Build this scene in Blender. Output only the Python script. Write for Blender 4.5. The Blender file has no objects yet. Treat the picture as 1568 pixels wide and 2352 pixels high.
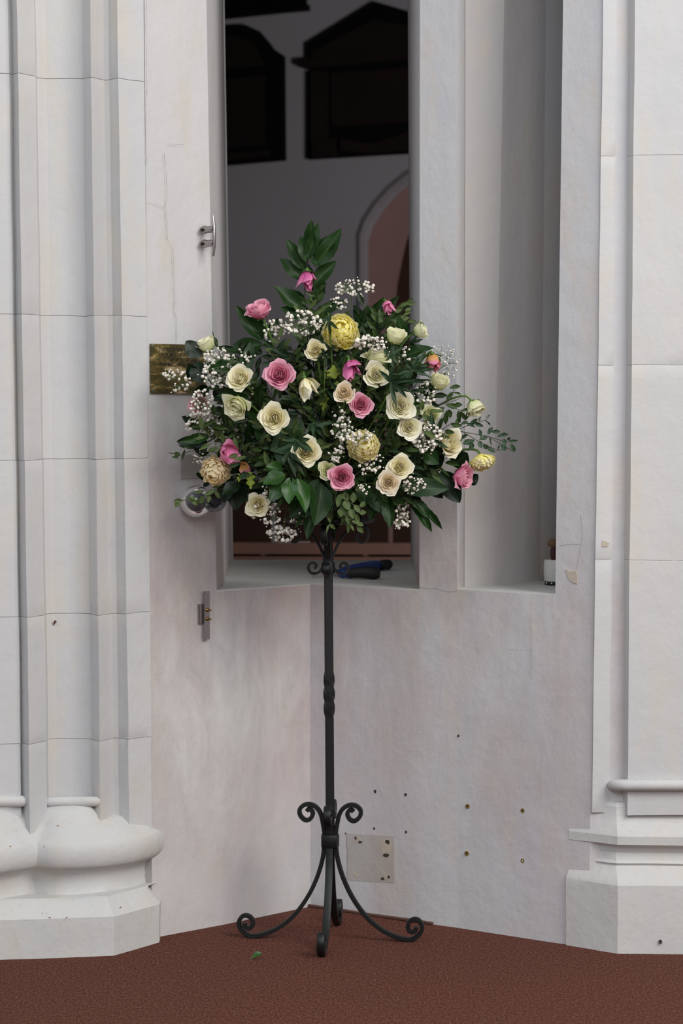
import bpy, math, random
from mathutils import Vector, Matrix, noise
R = random.Random(7)
C = bpy.context.scene.collection
SC = bpy.context.scene
# ------------------------------------------------------------------ camera
F = 5553.0                      # focal length in pixels of the 1568x2352 frame (85 mm lens)
CY, CH = -5.83, 1.30            # camera stands 5.83 m in front of the flower stand, 1.30 m high
PITCH = math.atan(246.0 / F)
cd = bpy.data.cameras.new('camera'); cam = bpy.data.objects.new('camera', cd); C.objects.link(cam)
cam.location = (0, CY, CH); cam.rotation_euler = (math.pi/2 - PITCH, 0, 0)
cd.sensor_fit = 'VERTICAL'; cd.sensor_height = 36.0; cd.lens = F / 2352 * 36.0
cd.dof.use_dof = True; cd.dof.focus_distance = 5.74; cd.dof.aperture_fstop = 6.3
cd.clip_end = 100
SC.camera = cam
# ------------------------------------------------------------------ light and exposure
SC.view_settings.view_transform = 'Standard'; SC.view_settings.look = 'None'
SC.view_settings.gamma = 1; SC.view_settings.use_curve_mapping = False
SC.view_settings.exposure = 0.35
w = bpy.data.worlds.new('world'); SC.world = w; w.use_nodes = True
w.node_tree.nodes['Background'].inputs[0].default_value = (0.975, 0.95, 0.965, 1)
w.node_tree.nodes['Background'].inputs[1].default_value = 0.31
def area(name, loc, target, size, power, col, size_y=None):
    l = bpy.data.lights.new(name, 'AREA'); l.energy = power; l.color = col; l.size = size
    if size_y: l.shape = 'RECTANGLE'; l.size_y = size_y
    o = bpy.data.objects.new(name, l); C.objects.link(o); o.location = loc
    o.rotation_euler = (Vector(target) - Vector(loc)).to_track_quat('-Z', 'Y').to_euler()
    return o
area('window_light_right', (3.6, -4.2, 4.6), (0, 0, 1.0), 3.0, 225, (1.0, 0.985, 0.96))
area('window_light_left', (-3.2, -4.8, 4.8), (0.2, 0, 1.0), 2.6, 66, (0.72, 0.86, 1.0))
area('added_front_fill', (0.5, -7.4, 3.7), (0.0, 0.0, 0.9), 2.2, 105, (0.95, 0.98, 1.0))  # unseen fill added behind the camera to brighten the flowers
area('added_aisle_fill', (2.7, 2.9, 1.8), (-0.6, 9.0, 1.1), 1.0, 195, (0.97, 0.95, 1.0))  # unseen fill added to light the far wall and its monuments
area('added_pew_fill', (2.3, 3.6, 2.4), (-0.2, 6.2, 0.45), 0.35, 6, (1.0, 0.62, 0.32))  # unseen warm fill added over the pews
# ------------------------------------------------------------------ pixel -> world helpers
def ray(px, py):
    a = (px - 784.0) / F; b = (1176.0 - py) / F
    cp, sp = math.cos(PITCH), math.sin(PITCH)
    return Vector((a, cp + b*sp, b*cp - sp))
def P(px, py, Y):
    d = ray(px, py); t = (Y - CY) / d.y
    return Vector((0, CY, CH)) + d*t
def Zof(py, Y): return P(784, py, Y).z
def onplane(px, py, p0, n):
    d = ray(px, py); o = Vector((0, CY, CH)); t = (Vector(p0) - o).dot(n) / d.dot(n)
    return o + d*t
# ------------------------------------------------------------------ mesh helpers
class MB:
    def __init__(s): s.v = []; s.f = []; s.uv = None
    def add(s, vs, fs):
        o = len(s.v); s.v += [tuple(x) for x in vs]; s.f += [tuple(i + o for i in f) for f in fs]
        return s
    def box(s, c, h, rz=0.0, M=None):
        vs = [Vector((x*h[0], y*h[1], z*h[2])) for x in (-1, 1) for y in (-1, 1) for z in (-1, 1)]
        m = Matrix.Translation(c) @ (M.to_4x4() if M else Matrix.Rotation(rz, 4, 'Z'))
        return s.add([m @ q for q in vs], [(0,1,3,2),(4,6,7,5),(0,4,5,1),(2,3,7,6),(0,2,6,4),(1,5,7,3)])
    def grid(s, pts, nu, nv, closed=False):
        fs = []
        for j in range(nv - 1):
            for i in range(nu if closed else nu - 1):
                k = (i + 1) % nu
                fs.append((j*nu + i, j*nu + k, (j+1)*nu + k, (j+1)*nu + i))
        return s.add(pts, fs)
    def tube(s, pts, r, n=8, cap=True):
        pts = [Vector(p) for p in pts]; m = len(pts)
        if not hasattr(r, '__len__'): r = [r]*m
        up = None; rings = []
        for i, p in enumerate(pts):
            t = (pts[min(i+1, m-1)] - pts[max(i-1, 0)]).normalized()
            if up is None: up = t.orthogonal().normalized()
            else: up = (up - t*up.dot(t)).normalized()
            b = t.cross(up)
            rings += [p + (up*math.cos(a) + b*math.sin(a))*r[i] for a in [2*math.pi*k/n for k in range(n)]]
        o = len(s.v); s.grid(rings, n, m, True)
        if cap: s.f.append(tuple(o + k for k in reversed(range(n)))); s.f.append(tuple(o + (m-1)*n + k for k in range(n)))
        return s
    def bar(s, pts, side, hw, ht, taper=None):
        """rectangular bar swept along pts; side = fixed width direction"""
        pts = [Vector(p) for p in pts]; m = len(pts); side = Vector(side).normalized(); vs = []
        for i, p in enumerate(pts):
            t = (pts[min(i+1, m-1)] - pts[max(i-1, 0)]).normalized(); n = t.cross(side).normalized()
            k = 1.0 if taper is None else taper[i]
            c = 0.72
            for a, b in ((-1,-c),(-c,-1),(c,-1),(1,-c),(1,c),(c,1),(-c,1),(-1,c)):
                vs.append(p + side*hw*a*k + n*ht*b*k)
        o = len(s.v); s.grid(vs, 8, m, True)
        s.f.append(tuple(o + k for k in reversed(range(8)))); s.f.append(tuple(o + (m-1)*8 + k for k in range(8)))
        return s
    def lathe(s, prof, c, n=24, axis=None):
        M = Vector((0,0,1)).rotation_difference(Vector(axis)).to_matrix() if axis else Matrix.Identity(3)
        c = Vector(c); vs = []
        for r, z in prof:
            vs += [c + M @ Vector((r*math.cos(2*math.pi*k/n), r*math.sin(2*math.pi*k/n), z)) for k in range(n)]
        return s.grid(vs, n, len(prof), True)
    def sphere(s, c, r, n=12, m=8, sq=(1,1,1)):
        c = Vector(c); vs = []
        for j in range(m + 1):
            t = math.pi*j/m
            vs += [c + Vector((sq[0]*r*math.sin(t)*math.cos(2*math.pi*k/n), sq[1]*r*math.sin(t)*math.sin(2*math.pi*k/n), sq[2]*r*math.cos(t))) for k in range(n)]
        return s.grid(vs, n, m + 1, True)
    def mesh(s, name, mat=None, smooth=True, sharp=35):
        me = bpy.data.meshes.new(name); me.from_pydata(s.v, [], s.f); me.validate(); me.update()
        if s.uv:
            ul = me.uv_layers.new(name='uv')
            for l in me.loops: ul.data[l.index].uv = s.uv[l.vertex_index]
        if smooth and len(me.polygons):
            me.polygons.foreach_set('use_smooth', [True]*len(me.polygons))
            if sharp: me.set_sharp_from_angle(angle=math.radians(sharp))
        if mat: me.materials.append(mat)
        return me
def link(name, me, parent=None, M=None):
    o = bpy.data.objects.new(name, me); C.objects.link(o)
    if M is not None: o.matrix_basis = M
    if parent is not None:
        o.parent = parent; o.matrix_parent_inverse = WM.get(parent.name, Matrix.Identity(4)).inverted()
    return o
WM = {}
def thing(name, label, cat, M, group=None):
    if not isinstance(M, Matrix): M = Matrix.Translation(M)
    o = bpy.data.objects.new(name, None); C.objects.link(o); o.matrix_basis = M; WM[o.name] = M.copy()
    o.empty_display_size = 0.02
    tag(o, label, cat, group); return o
def tag(o, label, cat, group=None):
    o['label'] = label; o['category'] = cat
    if group: o['group'] = group
    return o
def struct(o): o['kind'] = 'structure'; return o
def stuff(o): o['kind'] = 'stuff'; return o
# ------------------------------------------------------------------ materials
def lin(h):
    h = h.lstrip('#'); c = [int(h[i:i+2], 16)/255 for i in (0, 2, 4)]
    return tuple(x/12.92 if x <= .04045 else ((x+.055)/1.055)**2.4 for x in c) + (1,)
class MT:
    def __init__(s, name):
        s.m = bpy.data.materials.new(name); s.m.use_nodes = True; s.t = s.m.node_tree
        s.b = s.t.nodes['Principled BSDF']; s.out = s.t.nodes['Material Output']
    def n(s, typ, **kw):
        q = s.t.nodes.new(typ)
        for k, v in kw.items():
            if k.startswith('_'): setattr(q, k[1:], v)
            else: q.inputs[k.replace('__', ' ')].default_value = v
        return q
    def l(s, a, b): s.t.links.new(a, b)
    def coord(s, kind='Object', scale=None):
        c = s.n('ShaderNodeTexCoord').outputs[kind]
        if scale:
            mp = s.n('ShaderNodeMapping'); mp.inputs['Scale'].default_value = scale; s.l(c, mp.inputs[0]); c = mp.outputs[0]
        return c
    def noise(s, scale, detail=4, rough=.55, co=None, dist=0):
        q = s.n('ShaderNodeTexNoise', Scale=scale, Detail=detail, Roughness=rough, Distortion=dist)
        if co is not None: s.l(co, q.inputs['Vector'])
        return q.outputs['Fac']
    def ramp(s, fac, stops):
        q = s.n('ShaderNodeValToRGB'); e = q.color_ramp.elements
        while len(e) < len(stops): e.new(.5)
        for i, (p, c) in enumerate(stops): e[i].position = p; e[i].color = c if len(c) == 4 else tuple(c) + (1,)
        s.l(fac, q.inputs[0]); return q.outputs[0]
    def mix(s, fac, a, b, mode='MIX'):
        q = s.n('ShaderNodeMix', _data_type='RGBA', _blend_type=mode)
        if hasattr(fac, 'links'): s.l(fac, q.inputs[0])
        else: q.inputs[0].default_value = fac
        for i, x in ((6, a), (7, b)):
            if hasattr(x, 'links'): s.l(x, q.inputs[i])
            else: q.inputs[i].default_value = x
        return q.outputs[2]
    def math(s, op, a, b=0.0, clamp=False):
        q = s.n('ShaderNodeMath', _operation=op, _use_clamp=clamp)
        for i, x in ((0, a), (1, b)):
            if hasattr(x, 'links'): s.l(x, q.inputs[i])
            else: q.inputs[i].default_value = x
        return q.outputs[0]
    def bump(s, h, strength=.3, dist=.002, prev=None):
        q = s.n('ShaderNodeBump', Strength=strength, Distance=dist); s.l(h, q.inputs['Height'])
        if prev is not None: s.l(prev, q.inputs['Normal'])
        return q.outputs[0]
    def base(s, c):
        if hasattr(c, 'links'): s.l(c, s.b.inputs['Base Color'])
        else: s.b.inputs['Base Color'].default_value = c
    def set(s, **kw):
        for k, v in kw.items(): s.b.inputs[k.replace('_', ' ')].default_value = v
        return s
def simple(name, col, rough=.5, metal=0.0, var=None, vs=20, bump=0, bs=200, bd=.001):
    m = MT(name); m.set(Roughness=rough, Metallic=metal)
    if var: m.base(m.mix(m.noise(vs, 3, .6, m.coord()), lin(col), lin(var)))
    else: m.base(lin(col))
    if bump: m.l(m.bump(m.noise(bs, 3, .6, m.coord()), bump, bd), m.b.inputs['Normal'])
    return m.m
def ld(c, k=.80): return tuple(x*k for x in lin(c)[:3]) + (1,)
def plaster(name, stain_and_light=0.0, tone='#dcdad7', tone2='#d2d2d4', warm='#dcd6cc', dirt=0.0):
    m = MT(name); co = m.coord(); m.set(Roughness=.62); m.b.inputs['Specular IOR Level'].default_value = .3
    a = m.ramp(m.noise(2.2, 4, .6, m.coord('Object', (1.6, 1.6, .6))), [(.30, ld(tone)), (.70, ld(tone2))])
    a = m.mix(m.ramp(m.noise(5.0, 5, .65, m.coord('Object', (2.5, 2.5, .9))), [(.5, (0,0,0)), (.72, (1,1,1))]), a, ld(warm))
    if stain_and_light:
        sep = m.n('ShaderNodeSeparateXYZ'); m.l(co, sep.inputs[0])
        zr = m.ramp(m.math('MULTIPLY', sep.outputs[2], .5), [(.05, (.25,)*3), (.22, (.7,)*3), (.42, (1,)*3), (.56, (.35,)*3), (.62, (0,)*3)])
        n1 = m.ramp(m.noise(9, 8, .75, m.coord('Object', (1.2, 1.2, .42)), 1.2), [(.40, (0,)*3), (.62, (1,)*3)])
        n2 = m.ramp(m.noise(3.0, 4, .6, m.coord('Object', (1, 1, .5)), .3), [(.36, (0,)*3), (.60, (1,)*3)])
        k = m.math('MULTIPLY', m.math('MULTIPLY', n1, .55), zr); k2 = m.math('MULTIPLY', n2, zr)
        a = m.mix(m.math('MULTIPLY', k2, stain_and_light), a, ld('#c9b3ae'))  # pink of mixed coloured light and tinted shade, painted in as blotches
        a = m.mix(m.math('MULTIPLY', k, stain_and_light), a, ld('#b2aeb0'))
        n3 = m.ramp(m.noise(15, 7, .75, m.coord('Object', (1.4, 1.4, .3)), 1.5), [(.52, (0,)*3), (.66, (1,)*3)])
        a = m.mix(m.math('MULTIPLY', m.math('MULTIPLY', n3, zr), stain_and_light*.6), a, ld('#e2dedb'))
    # small chips and dirt specks low down
    sp = m.ramp(m.noise(95, 2, .5, co), [(.74, (0,)*3), (.77, (1,)*3)])
    big = m.ramp(m.noise(6, 2, .5, co), [(.5, (0,)*3), (.7, (1,)*3)])
    a = m.mix(m.math('MULTIPLY', m.math('MULTIPLY', sp, big), .55), a, ld('#9b8b74'))
    if dirt:
        d = m.ramp(m.noise(55, 5, .7, m.coord('Object', (1, 1, 3))), [(.56, (0,)*3), (.72, (1,)*3)])
        a = m.mix(m.math('MULTIPLY', d, dirt), a, ld('#8a8684'))
    m.base(a)
    h1 = m.bump(m.noise(9, 4, .55, co), .42, .010)
    h2 = m.bump(m.noise(45, 5, .6, m.coord('Object', (1, 1, .6))), .34, .0026, h1)
    h3 = m.bump(m.noise(260, 3, .6, m.coord('Object', (1, 1, .45))), .25, .0007, h2)
    m.l(h3, m.b.inputs['Normal'])
    return m.m
M_pl = plaster('white_limewash'); M_plL = plaster('stained_pinklight_limewash', .85, '#e2dedb', '#dad8da', dirt=.10); M_plR = plaster('patchy_limewash', .55, '#e0dedd', '#d8d8dc', '#e0d8d0', .12)
M_base = plaster('base_limewash', 0, '#e0dfdb', '#d6d5d4', '#dcd6cd', .22)
M_niche = plaster('niche_limewash', .25, '#d2cecb', '#c8c6c8', '#d6cdc4')
M_sill = plaster('sill_limewash', 0, '#e2e3de', '#d4d5d2', '#e4e2d8', .25)
M_iron = simple('black_iron', '#0a0b0c', .5, .3, '#141516', 60, .5, 320, .0006)
M_ironfoot = simple('worn_iron', '#0e1010', .5, .3, '#1b1e1d', 50, .6, 300, .0007)
M_hole = simple('dark_hole', '#3b3129', .9)
M_brass = simple('old_brass_plug', '#a58a3f', .45, .6, '#6b5520', 300)
M_tan = simple('bare_plaster', '#c4b8a8', .8, 0, '#ada08f', 90, .5, 150)
M_crack = simple('crack_line', '#8b857f', .9)
M_steel = simple('brushed_steel', '#b5afae', .28, .95, '#8a8381', 150)
M_black = simple('black_rubber', '#141516', .55, 0, '#1d1e20', 90)
M_blue = simple('blue_plastic', '#14397a', .4, 0, '#1b4590', 60)
M_white = simple('white_ceramic', '#d9dad4', .4)
# carpet: woven brown-red loops
m = MT('brown_carpet'); co = m.coord()
nz = m.noise(1, 5, .8, m.coord('Object', (190, 90, 1))); nb = m.noise(3.5, 3, .5, co)
col = m.ramp(nz, [(.34, lin('#2b1813')), (.45, lin('#512d24')), (.54, lin('#693f33')), (.68, lin('#886a5d'))])
m.base(m.mix(m.math('MULTIPLY', nb, .5), col, lin('#57382f'))); m.set(Roughness=.95)
m.b.inputs['Specular IOR Level'].default_value = .1
m.l(m.bump(nz, .5, .003), m.b.inputs['Normal']); M_carpet = m.m
# ------------------------------------------------------------------ large structure
def ln(px, Yf, px2=None):
    """plan point seen at pixel column px, on plan line Y = a + b*x"""
    a, b = Yf; t = (px - 784.0)/F; d = (a - CY)/(1 - b*t)
    return t*d, d + CY
LW = (0.468, 0.967)                  # left wall plan line
RW = (0.333, -0.702)                 # right wall plan line
ZA, ZB = Zof(0, 0.1), Zof(1350, 0.1)
def V(p0, p1, Y=None, line=None):
    """near-vertical arris seen at column p0 (top of frame) and p1 (row 1350)"""
    if line: xb, Y = ln(p1, line)
    else: xb = (p1 - 784.0)/F*(Y - CY)
    xa = (p0 - 784.0)/F*(Y - CY)*0.0 + (p0 - 784.0)/F*((Y - CY)*math.cos(PITCH) - (ZA-CH)*math.sin(PITCH))
    xb = (p1 - 784.0)/F*((Y - CY)*math.cos(PITCH) - (ZB-CH)*math.sin(PITCH))
    return (xa, xb, Y)
def W(x, Y): return (x, x, Y)
def at(e, z):
    k = (z - ZB)/(ZA - ZB); return Vector((e[1] + (e[0] - e[1])*k, e[2], z))
def wob(p, a=.0012, s=7.0):
    q = noise.noise_vector(Vector(p)*s) + noise.noise_vector(Vector(p)*s*4)*.35
    return Vector(p) + q*a
def prism(mb, es, z0, z1, nz=2, wobble=0.0, caps=True, cl=True):
    n = len(es); o = len(mb.v); vs = []
    for j in range(nz):
        z = z0 + (z1 - z0)*j/(nz - 1)
        for e in es:
            p = at(e, z); vs.append(wob(p, wobble) if wobble else p)
    mb.grid(vs, n, nz, cl)
    if caps:
        mb.f.append(tuple(o + k for k in reversed(range(n)))); mb.f.append(tuple(o + (nz-1)*n + k for k in range(n)))
    return mb
ZS = 0.836; ZN = 0.8425; ZT = 3.3
C0 = W(-0.0735, 0.468 + 0.967*-0.0735); C0 = (C0[0], C0[0], 0.333 - 0.702*-0.0735)
xk = (0.333 - 0.468)/(0.967 + 0.702); C0 = W(xk, 0.468 + 0.967*xk)
YB = 1.35
L1, L2 = V(331, 343, line=LW), V(474, 497, line=LW)
L3 = V(489, 511, Y=L2[2] + .13); L4 = V(515, 532, Y=YB)
BM = V(735, 737, Y=YB)
R1, R2 = V(964, 963, line=RW), V(1045, 1050, line=RW)
R0b = V(937, 943, Y=YB)
N1 = V(1068, 1066, Y=.215); N2 = V(1157, 1132, Y=.265); N3 = V(1203, 1190, Y=.33); N4 = V(1253, 1240, Y=.42); N5 = V(1330, 1310, Y=.50)
R3, R4 = V(1293, 1275, line=RW), V(1381, 1362, line=RW)
# wall on the left of the corner: jamb, and the part below the sill
mb = MB()
prism(mb, [L1, L2, L3, L4, W(-3.2, YB), W(-3.2, .2), W(-.62, .2)], 0, ZT, 28)
prism(mb, [L2, C0, BM, L4, L3], 0, ZS, 8)
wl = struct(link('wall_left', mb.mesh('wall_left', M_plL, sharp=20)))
mb = MB()
RX = W(.66, -.090)
prism(mb, [C0, R1, R0b, BM], 0, ZS, 8)
prism(mb, [R1, R2, N1, W(N1[1] + .02, YB), R0b], 0, ZT, 28)
prism(mb, [R2, R3, R4, RX, W(3.2, -.08), W(3.2, YB), W(N1[1] + .02, YB), N1], 0, ZN, 8)
prism(mb, [N1, N2, N3, N4, N5, W(.75, .5), W(.75, YB), W(N1[1] + .02, YB)], ZN, ZT, 20)
prism(mb, [R3, R4, RX, W(3.2, -.08), W(3.2, .5), W(.60, .5)], ZN, ZT, 28)
prism(mb, [R2, R3, W(.60, .5), W(.33, .5)], 2.62, ZT, 2)
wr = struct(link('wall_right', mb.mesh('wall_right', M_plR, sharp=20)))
# heads over the openings and the wall above
mb = MB(); prism(mb, [L2, C0, R1, R0b, L4], 3.05, ZT, 2)
prism(mb, [W(-3.2, YB - .3), W(3.2, YB - .3), W(3.2, YB), W(-3.2, YB)], ZT, 5.2, 2)
struct(link('trim_1', mb.mesh('window_head', M_pl, sharp=20)))
# sill skin slabs (painted, greyer, scuffed)
mb = MB(); i_ = .004
prism(mb, [L2, C0, R1, R0b, L4, L3], ZS, ZS + .0035, 2); sl = struct(link('trim_2', mb.mesh('window_sill', M_sill, sharp=20)))
mb = MB(); prism(mb, [R2, R3, N5, N4, N3, N2, N1], ZN, ZN + .003, 2); struct(link('trim_3', mb.mesh('niche_sill', M_sill, sharp=20)))
# smooth lining on the back of the niche
mb = MB()
def sh(e, d): return (e[0], e[1], e[2] - d)
prism(mb, [sh(N1, .003), sh(N2, .003), sh(N3, .003), sh(N4, .003), sh(N5, .003), sh(N5, -.02), sh(N4, -.02), sh(N3, -.02), sh(N2, -.02), sh(N1, -.02)], ZN, 2.62, 12)
struct(link('trim_4', mb.mesh('niche_lining', M_niche, sharp=12)))
# arris of the opening: thin raised reveal bead at the far edge of the left reveal
mb = MB(); prism(mb, [sh(L4, .012), (L4[0] + .004, L4[1] + .004, L4[2] - .012), (L4[0] + .004, L4[1] + .004, L4[2] + .01), sh(L4, -.01)], ZS, 3.05, 10)
struct(link('trim_5', mb.mesh('reveal_bead', M_pl, sharp=20)))
# floor
mb = MB(); NX = 40
mb.add([(-4, -7.5, 0), (4, -7.5, 0), (4, 1.3, 0), (-4, 1.3, 0), (-4, -7.5, -.05), (4, -7.5, -.05), (4, 1.3, -.05), (-4, 1.3, -.05)],
       [(0,1,2,3), (7,6,5,4), (0,4,5,1), (1,5,6,2), (2,6,7,3), (3,7,4,0)])
fl = struct(link('floor', mb.mesh('floor', M_carpet, False)))
# ---- generic moulding sweep along a plan path
def sweep(mb, path, prof, close_top=True, wobble=.0012, sub=3):
    pts = []
    for i in range(len(path) - 1):
        a, b = Vector(path[i]), Vector(path[i+1]); k = sub if (b - a).length > .05 else 1
        for j in range(k): pts.append((a.lerp(b, j/k), i if j else None, i))
    pts.append((Vector(path[-1]), None, len(path) - 2))
    P2 = [p[0] for p in pts]; n = len(P2); nr = []
    for i in range(n):
        a = (P2[i] - P2[i-1]).normalized() if i else (P2[1] - P2[0]).normalized()
        b = (P2[i+1] - P2[i]).normalized() if i < n-1 else a
        t = (a + b).normalized(); q = Vector((t.y, -t.x)); q = q/max(.85, math.sqrt((1 + a.dot(b))/2)); nr.append(q)
    vs = []
    for o, z in prof:
        for p, q in zip(P2, nr):
            if o < -.03:
                h = min(1, (-.03 - o)/.03); q = (q.normalized()*(1-h) + Vector((.12, -.99))*h)
            v = Vector((p.x + q.x*o, p.y + q.y*o, z)); vs.append(wob(v, wobble) if wobble else v)
    mb.grid(vs, n, len(prof)); return mb
def dens(prof, step=.02):
    out = [prof[0]]
    for a, b in zip(prof, prof[1:]):
        L = math.hypot(b[0]-a[0], b[1]-a[1]); k = max(1, int(L/step))
        out += [(a[0] + (b[0]-a[0])*j/k, a[1] + (b[1]-a[1])*j/k) for j in range(1, k+1)]
    return out
def arc(c, r, a0, a1, n, ry=None):
    ry = ry or r
    return [(c[0] + r*math.cos(math.radians(a0 + (a1-a0)*k/n)), c[1] + ry*math.sin(math.radians(a0 + (a1-a0)*k/n))) for k in range(n+1)]
def XY(px, Y, py=2000):
    p = P(px, py, Y); return (p.x, Y)
# ---- left clustered pier
def zc(py, Y): return Zof(py, Y)
z_u = Zof(1999, -.15)
pierE = [V(-260, -240, Y=-.19), V(-100, -80, Y=-.145), V(18, 41, Y=-.10), V(27, 45, Y=-.085), V(39, 61, Y=-.122), V(60, 82, Y=-.095), V(79, 101, Y=-.068), V(82, 105, Y=-.040),
         V(105, 125, Y=-.024), V(130, 150, Y=-.020), V(165, 182, Y=-.022), V(190, 206, Y=-.030), V(205, 221, Y=-.062), V(208, 225, Y=-.066), V(225, 242, Y=-.035),
         V(240, 257, Y=-.002), V(250, 268, Y=-.004), V(262, 281, Y=-.020), V(270, 290, Y=-.030), V(300, 318, Y=-.004), V(331, 344, Y=L1[2] - .002)]
pier = bpy.data.objects.new('trim_6', None)
C.objects.link(pier); struct(pier); WM[pier.name] = Matrix.Identity(4)
zj = [z_u + .012, zc(1702, -.06), zc(1412, -.06), zc(1055, -.06), zc(724, -.06), zc(176, -.06), zc(-250, -.06)]
back = [W(-.62, .25), W(-1.2, .25)]
def k0(z, a, b, k): return k*3.7 if abs(z-a) < abs(z-b) else (k+1)*3.7
for k in range(6):
    z0, z1 = zj[k], zj[k+1]; mb = MB(); vs = []; n = len(pierE) + 2
    g = .0005; e = .0012
    ctr = Vector((-.75, .25, 0))
    lev = [(z0 + .0004, g), (z0 + e, 0)] + [(z0 + e + (z1 - z0 - 2*e)*j/10, 0) for j in range(1, 10)] + [(z1 - e, 0), (z1 - .0004, g)]
    dx, dy = R.uniform(-.0012, .0012), R.uniform(-.0015, .0015)
    for z, ins in lev:
        for q in pierE + back:
            p = at(q, z)
            if q in pierE: p = wob(p + Vector((dx, dy + ins, 0)), .0013, 5); p.z += .0035*noise.noise(Vector((p.x*14, k0(z, z0, z1, k), 0)))
            vs.append(p)
    mb.grid(vs, n, len(lev), True)
    mb.f.append(tuple(reversed(range(n)))); mb.f.append(tuple((len(lev)-1)*n + q for q in range(n)))
    link('stone_block', mb.mesh('stone_block', M_pl, sharp=24), pier)
# torus base
tp = [XY(-260, -.40), XY(0, -.20), XY(84, -.126), XY(92, -.128), XY(110, -.143), XY(140, -.149), XY(175, -.146), XY(210, -.132), XY(245, -.113), XY(275, -.092), XY(305, -.062), XY(330, -.030), XY(350, .005), XY(366, .045), XY(380, .10), XY(388, .15)]
z_u = Zof(1999, -.15)
prof = [(-.022, Zof(2066, -.13)), (-.030, Zof(2045, -.13)), (-.030, z_u - .024), (-.022, z_u - .012), (-.004, z_u)]
prof += arc((-.006, z_u + .034), .017, -80, 78, 12, .034)
prof += [(-.010, z_u + .078), (-.030, z_u + .096), (-.050, z_u + .114), (-.068, z_u + .130), (-.082, z_u + .138), (-.13, z_u + .143), (-.2, z_u + .145)]
mb = MB(); sweep(mb, tp, dens(prof, .015), wobble=.0022)
def low(v):
    f = min(1, max(0, (v[0] + .592)/.022)); b = z_u + .088
    return (v[0], v[1], b + (v[2]-b)*(1 - .62*f)) if v[2] > b else v
mb.v = [low(v) for v in mb.v]
link('base_torus', mb.mesh('base_torus', M_base, sharp=42), pier)
pp = [XY(-260, -.262, 2200), XY(0, -.214, 2200), XY(150, -.192, 2200), XY(262, -.170, 2200), XY(366, -.030, 2170), XY(368, .0, 2165), XY(369, .12, 2150)]
zp = Zof(2102, -.18)
prof = [(0, 0), (0, .02), (.001, zp - .005), (-.004, zp), (-.030, zp + .030), (-.040, zp + .036), (-.09, zp + .037)]
mb = MB(); sweep(mb, pp, dens(prof, .02), wobble=.0022, sub=4)
link('plinth', mb.mesh('plinth', M_base, sharp=30), pier)
# neck rolls
def roll(mb, pts, r, n=10, sq=1.0):
    pts = [Vector(p) for p in pts]; mb.tube([wob(p, .0008) for p in pts], [r*.35] + [r*.9] + [r]*(len(pts)-4) + [r*.9] + [r*.35], n)
mb = MB(); roll(mb, [P(x, 1840, y) for x, y in ((-200, -.20), (-120, -.165), (-40, -.135), (20, -.112), (50, -.108), (60, -.098), (64, -.075))], .0135)
link('neck_roll', mb.mesh('neck_roll', M_base, sharp=60), pier)
mb = MB(); roll(mb, [P(x, 1841, y) for x, y in ((102, -.02), (106, -.055), (112, -.060), (140, -.052), (180, -.050), (215, -.055), (228, -.058), (232, -.05))], .0125)
link('neck_roll', mb.mesh('neck_roll', M_base, sharp=60), pier)
# ---- right pier
rp = bpy.data.objects.new('trim_7', None); C.objects.link(rp); struct(rp); WM[rp.name] = Matrix.Identity(4)
rE = [V(1381, 1362, Y=-.080), V(1385, 1366, Y=-.096), V(1410, 1395, Y=-.092), V(1436, 1428, Y=-.082), V(1441, 1431, Y=-.084), V(1450, 1440, Y=-.112), V(1458, 1445, Y=-.124), V(1470, 1460, Y=-.123), V(1560, 1550, Y=-.126), V(1700, 1690, Y=-.130)]
rback = [W(1.1, .2), W(.7, .2)]
zj = [zc(1868, -.10), zc(1290, -.16), zc(838, -.16), zc(352, -.16), zc(-250, -.16)]
for k in range(4):
    z0, z1 = zj[k], zj[k+1]; mb = MB(); vs = []; n = len(rE) + 2
    e = .0014; lev = [(z0 + .0003, .0005), (z0 + e, 0)] + [(z0 + e + (z1 - z0 - 2*e)*j/14, 0) for j in range(1, 14)] + [(z1 - e, 0), (z1 - .0003, .0005)]
    for z, ins in lev:
        for q in rE + rback:
            p = at(q, z)
            if q in rE: p = wob(p + Vector((0, ins, 0)), .0014, 5); p.z += .003*noise.noise(Vector((p.x*14, k0(z, z0, z1, k) + 9, 0)))
            vs.append(p)
    mb.grid(vs, n, len(lev), True); mb.f.append(tuple(reversed(range(n)))); mb.f.append(tuple((len(lev)-1)*n + q for q in range(n)))
    link('stone_block', mb.mesh('stone_block', M_pl, sharp=24), rp)
bp = [(P(1190, 2165, 0).x, P(1190, 2165, 0).y + .02), None]
c1 = XY(1299, -.060, 2178); c2 = XY(1418, -.150, 2191)
dirv = (Vector(c2) - Vector(c1)).normalized()
bp = [tuple(Vector(c1) - dirv*.12 + Vector((.0, .0))), c1, c2, XY(1500, -.222, 2191), XY(1750, -.235, 2191)]
Z = lambda y, Y=-.125: Zof(y, Y)
prof = [(0, 0), (0, .02), (-.002, Z(2030)), (-.005, Z(2024)), (-.032, Z(1988, -.09)), (-.035, Z(1983, -.09)), (-.030, Z(1978, -.09)), (-.036, Z(1972, -.09)), (-.041, Z(1955, -.09)), (-.035, Z(1941, -.09)), (-.016, Z(1937, -.11)), (-.015, Z(1918, -.11)),
        (-.020, Z(1909, -.11)), (-.036, Z(1885, -.09)), (-.042, Z(1868, -.085)), (-.044, Z(1850, -.085)), (-.050, Z(1840, -.08)), (-.075, Z(1836, -.07)), (-.12, Z(1834, -.05))]
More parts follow.
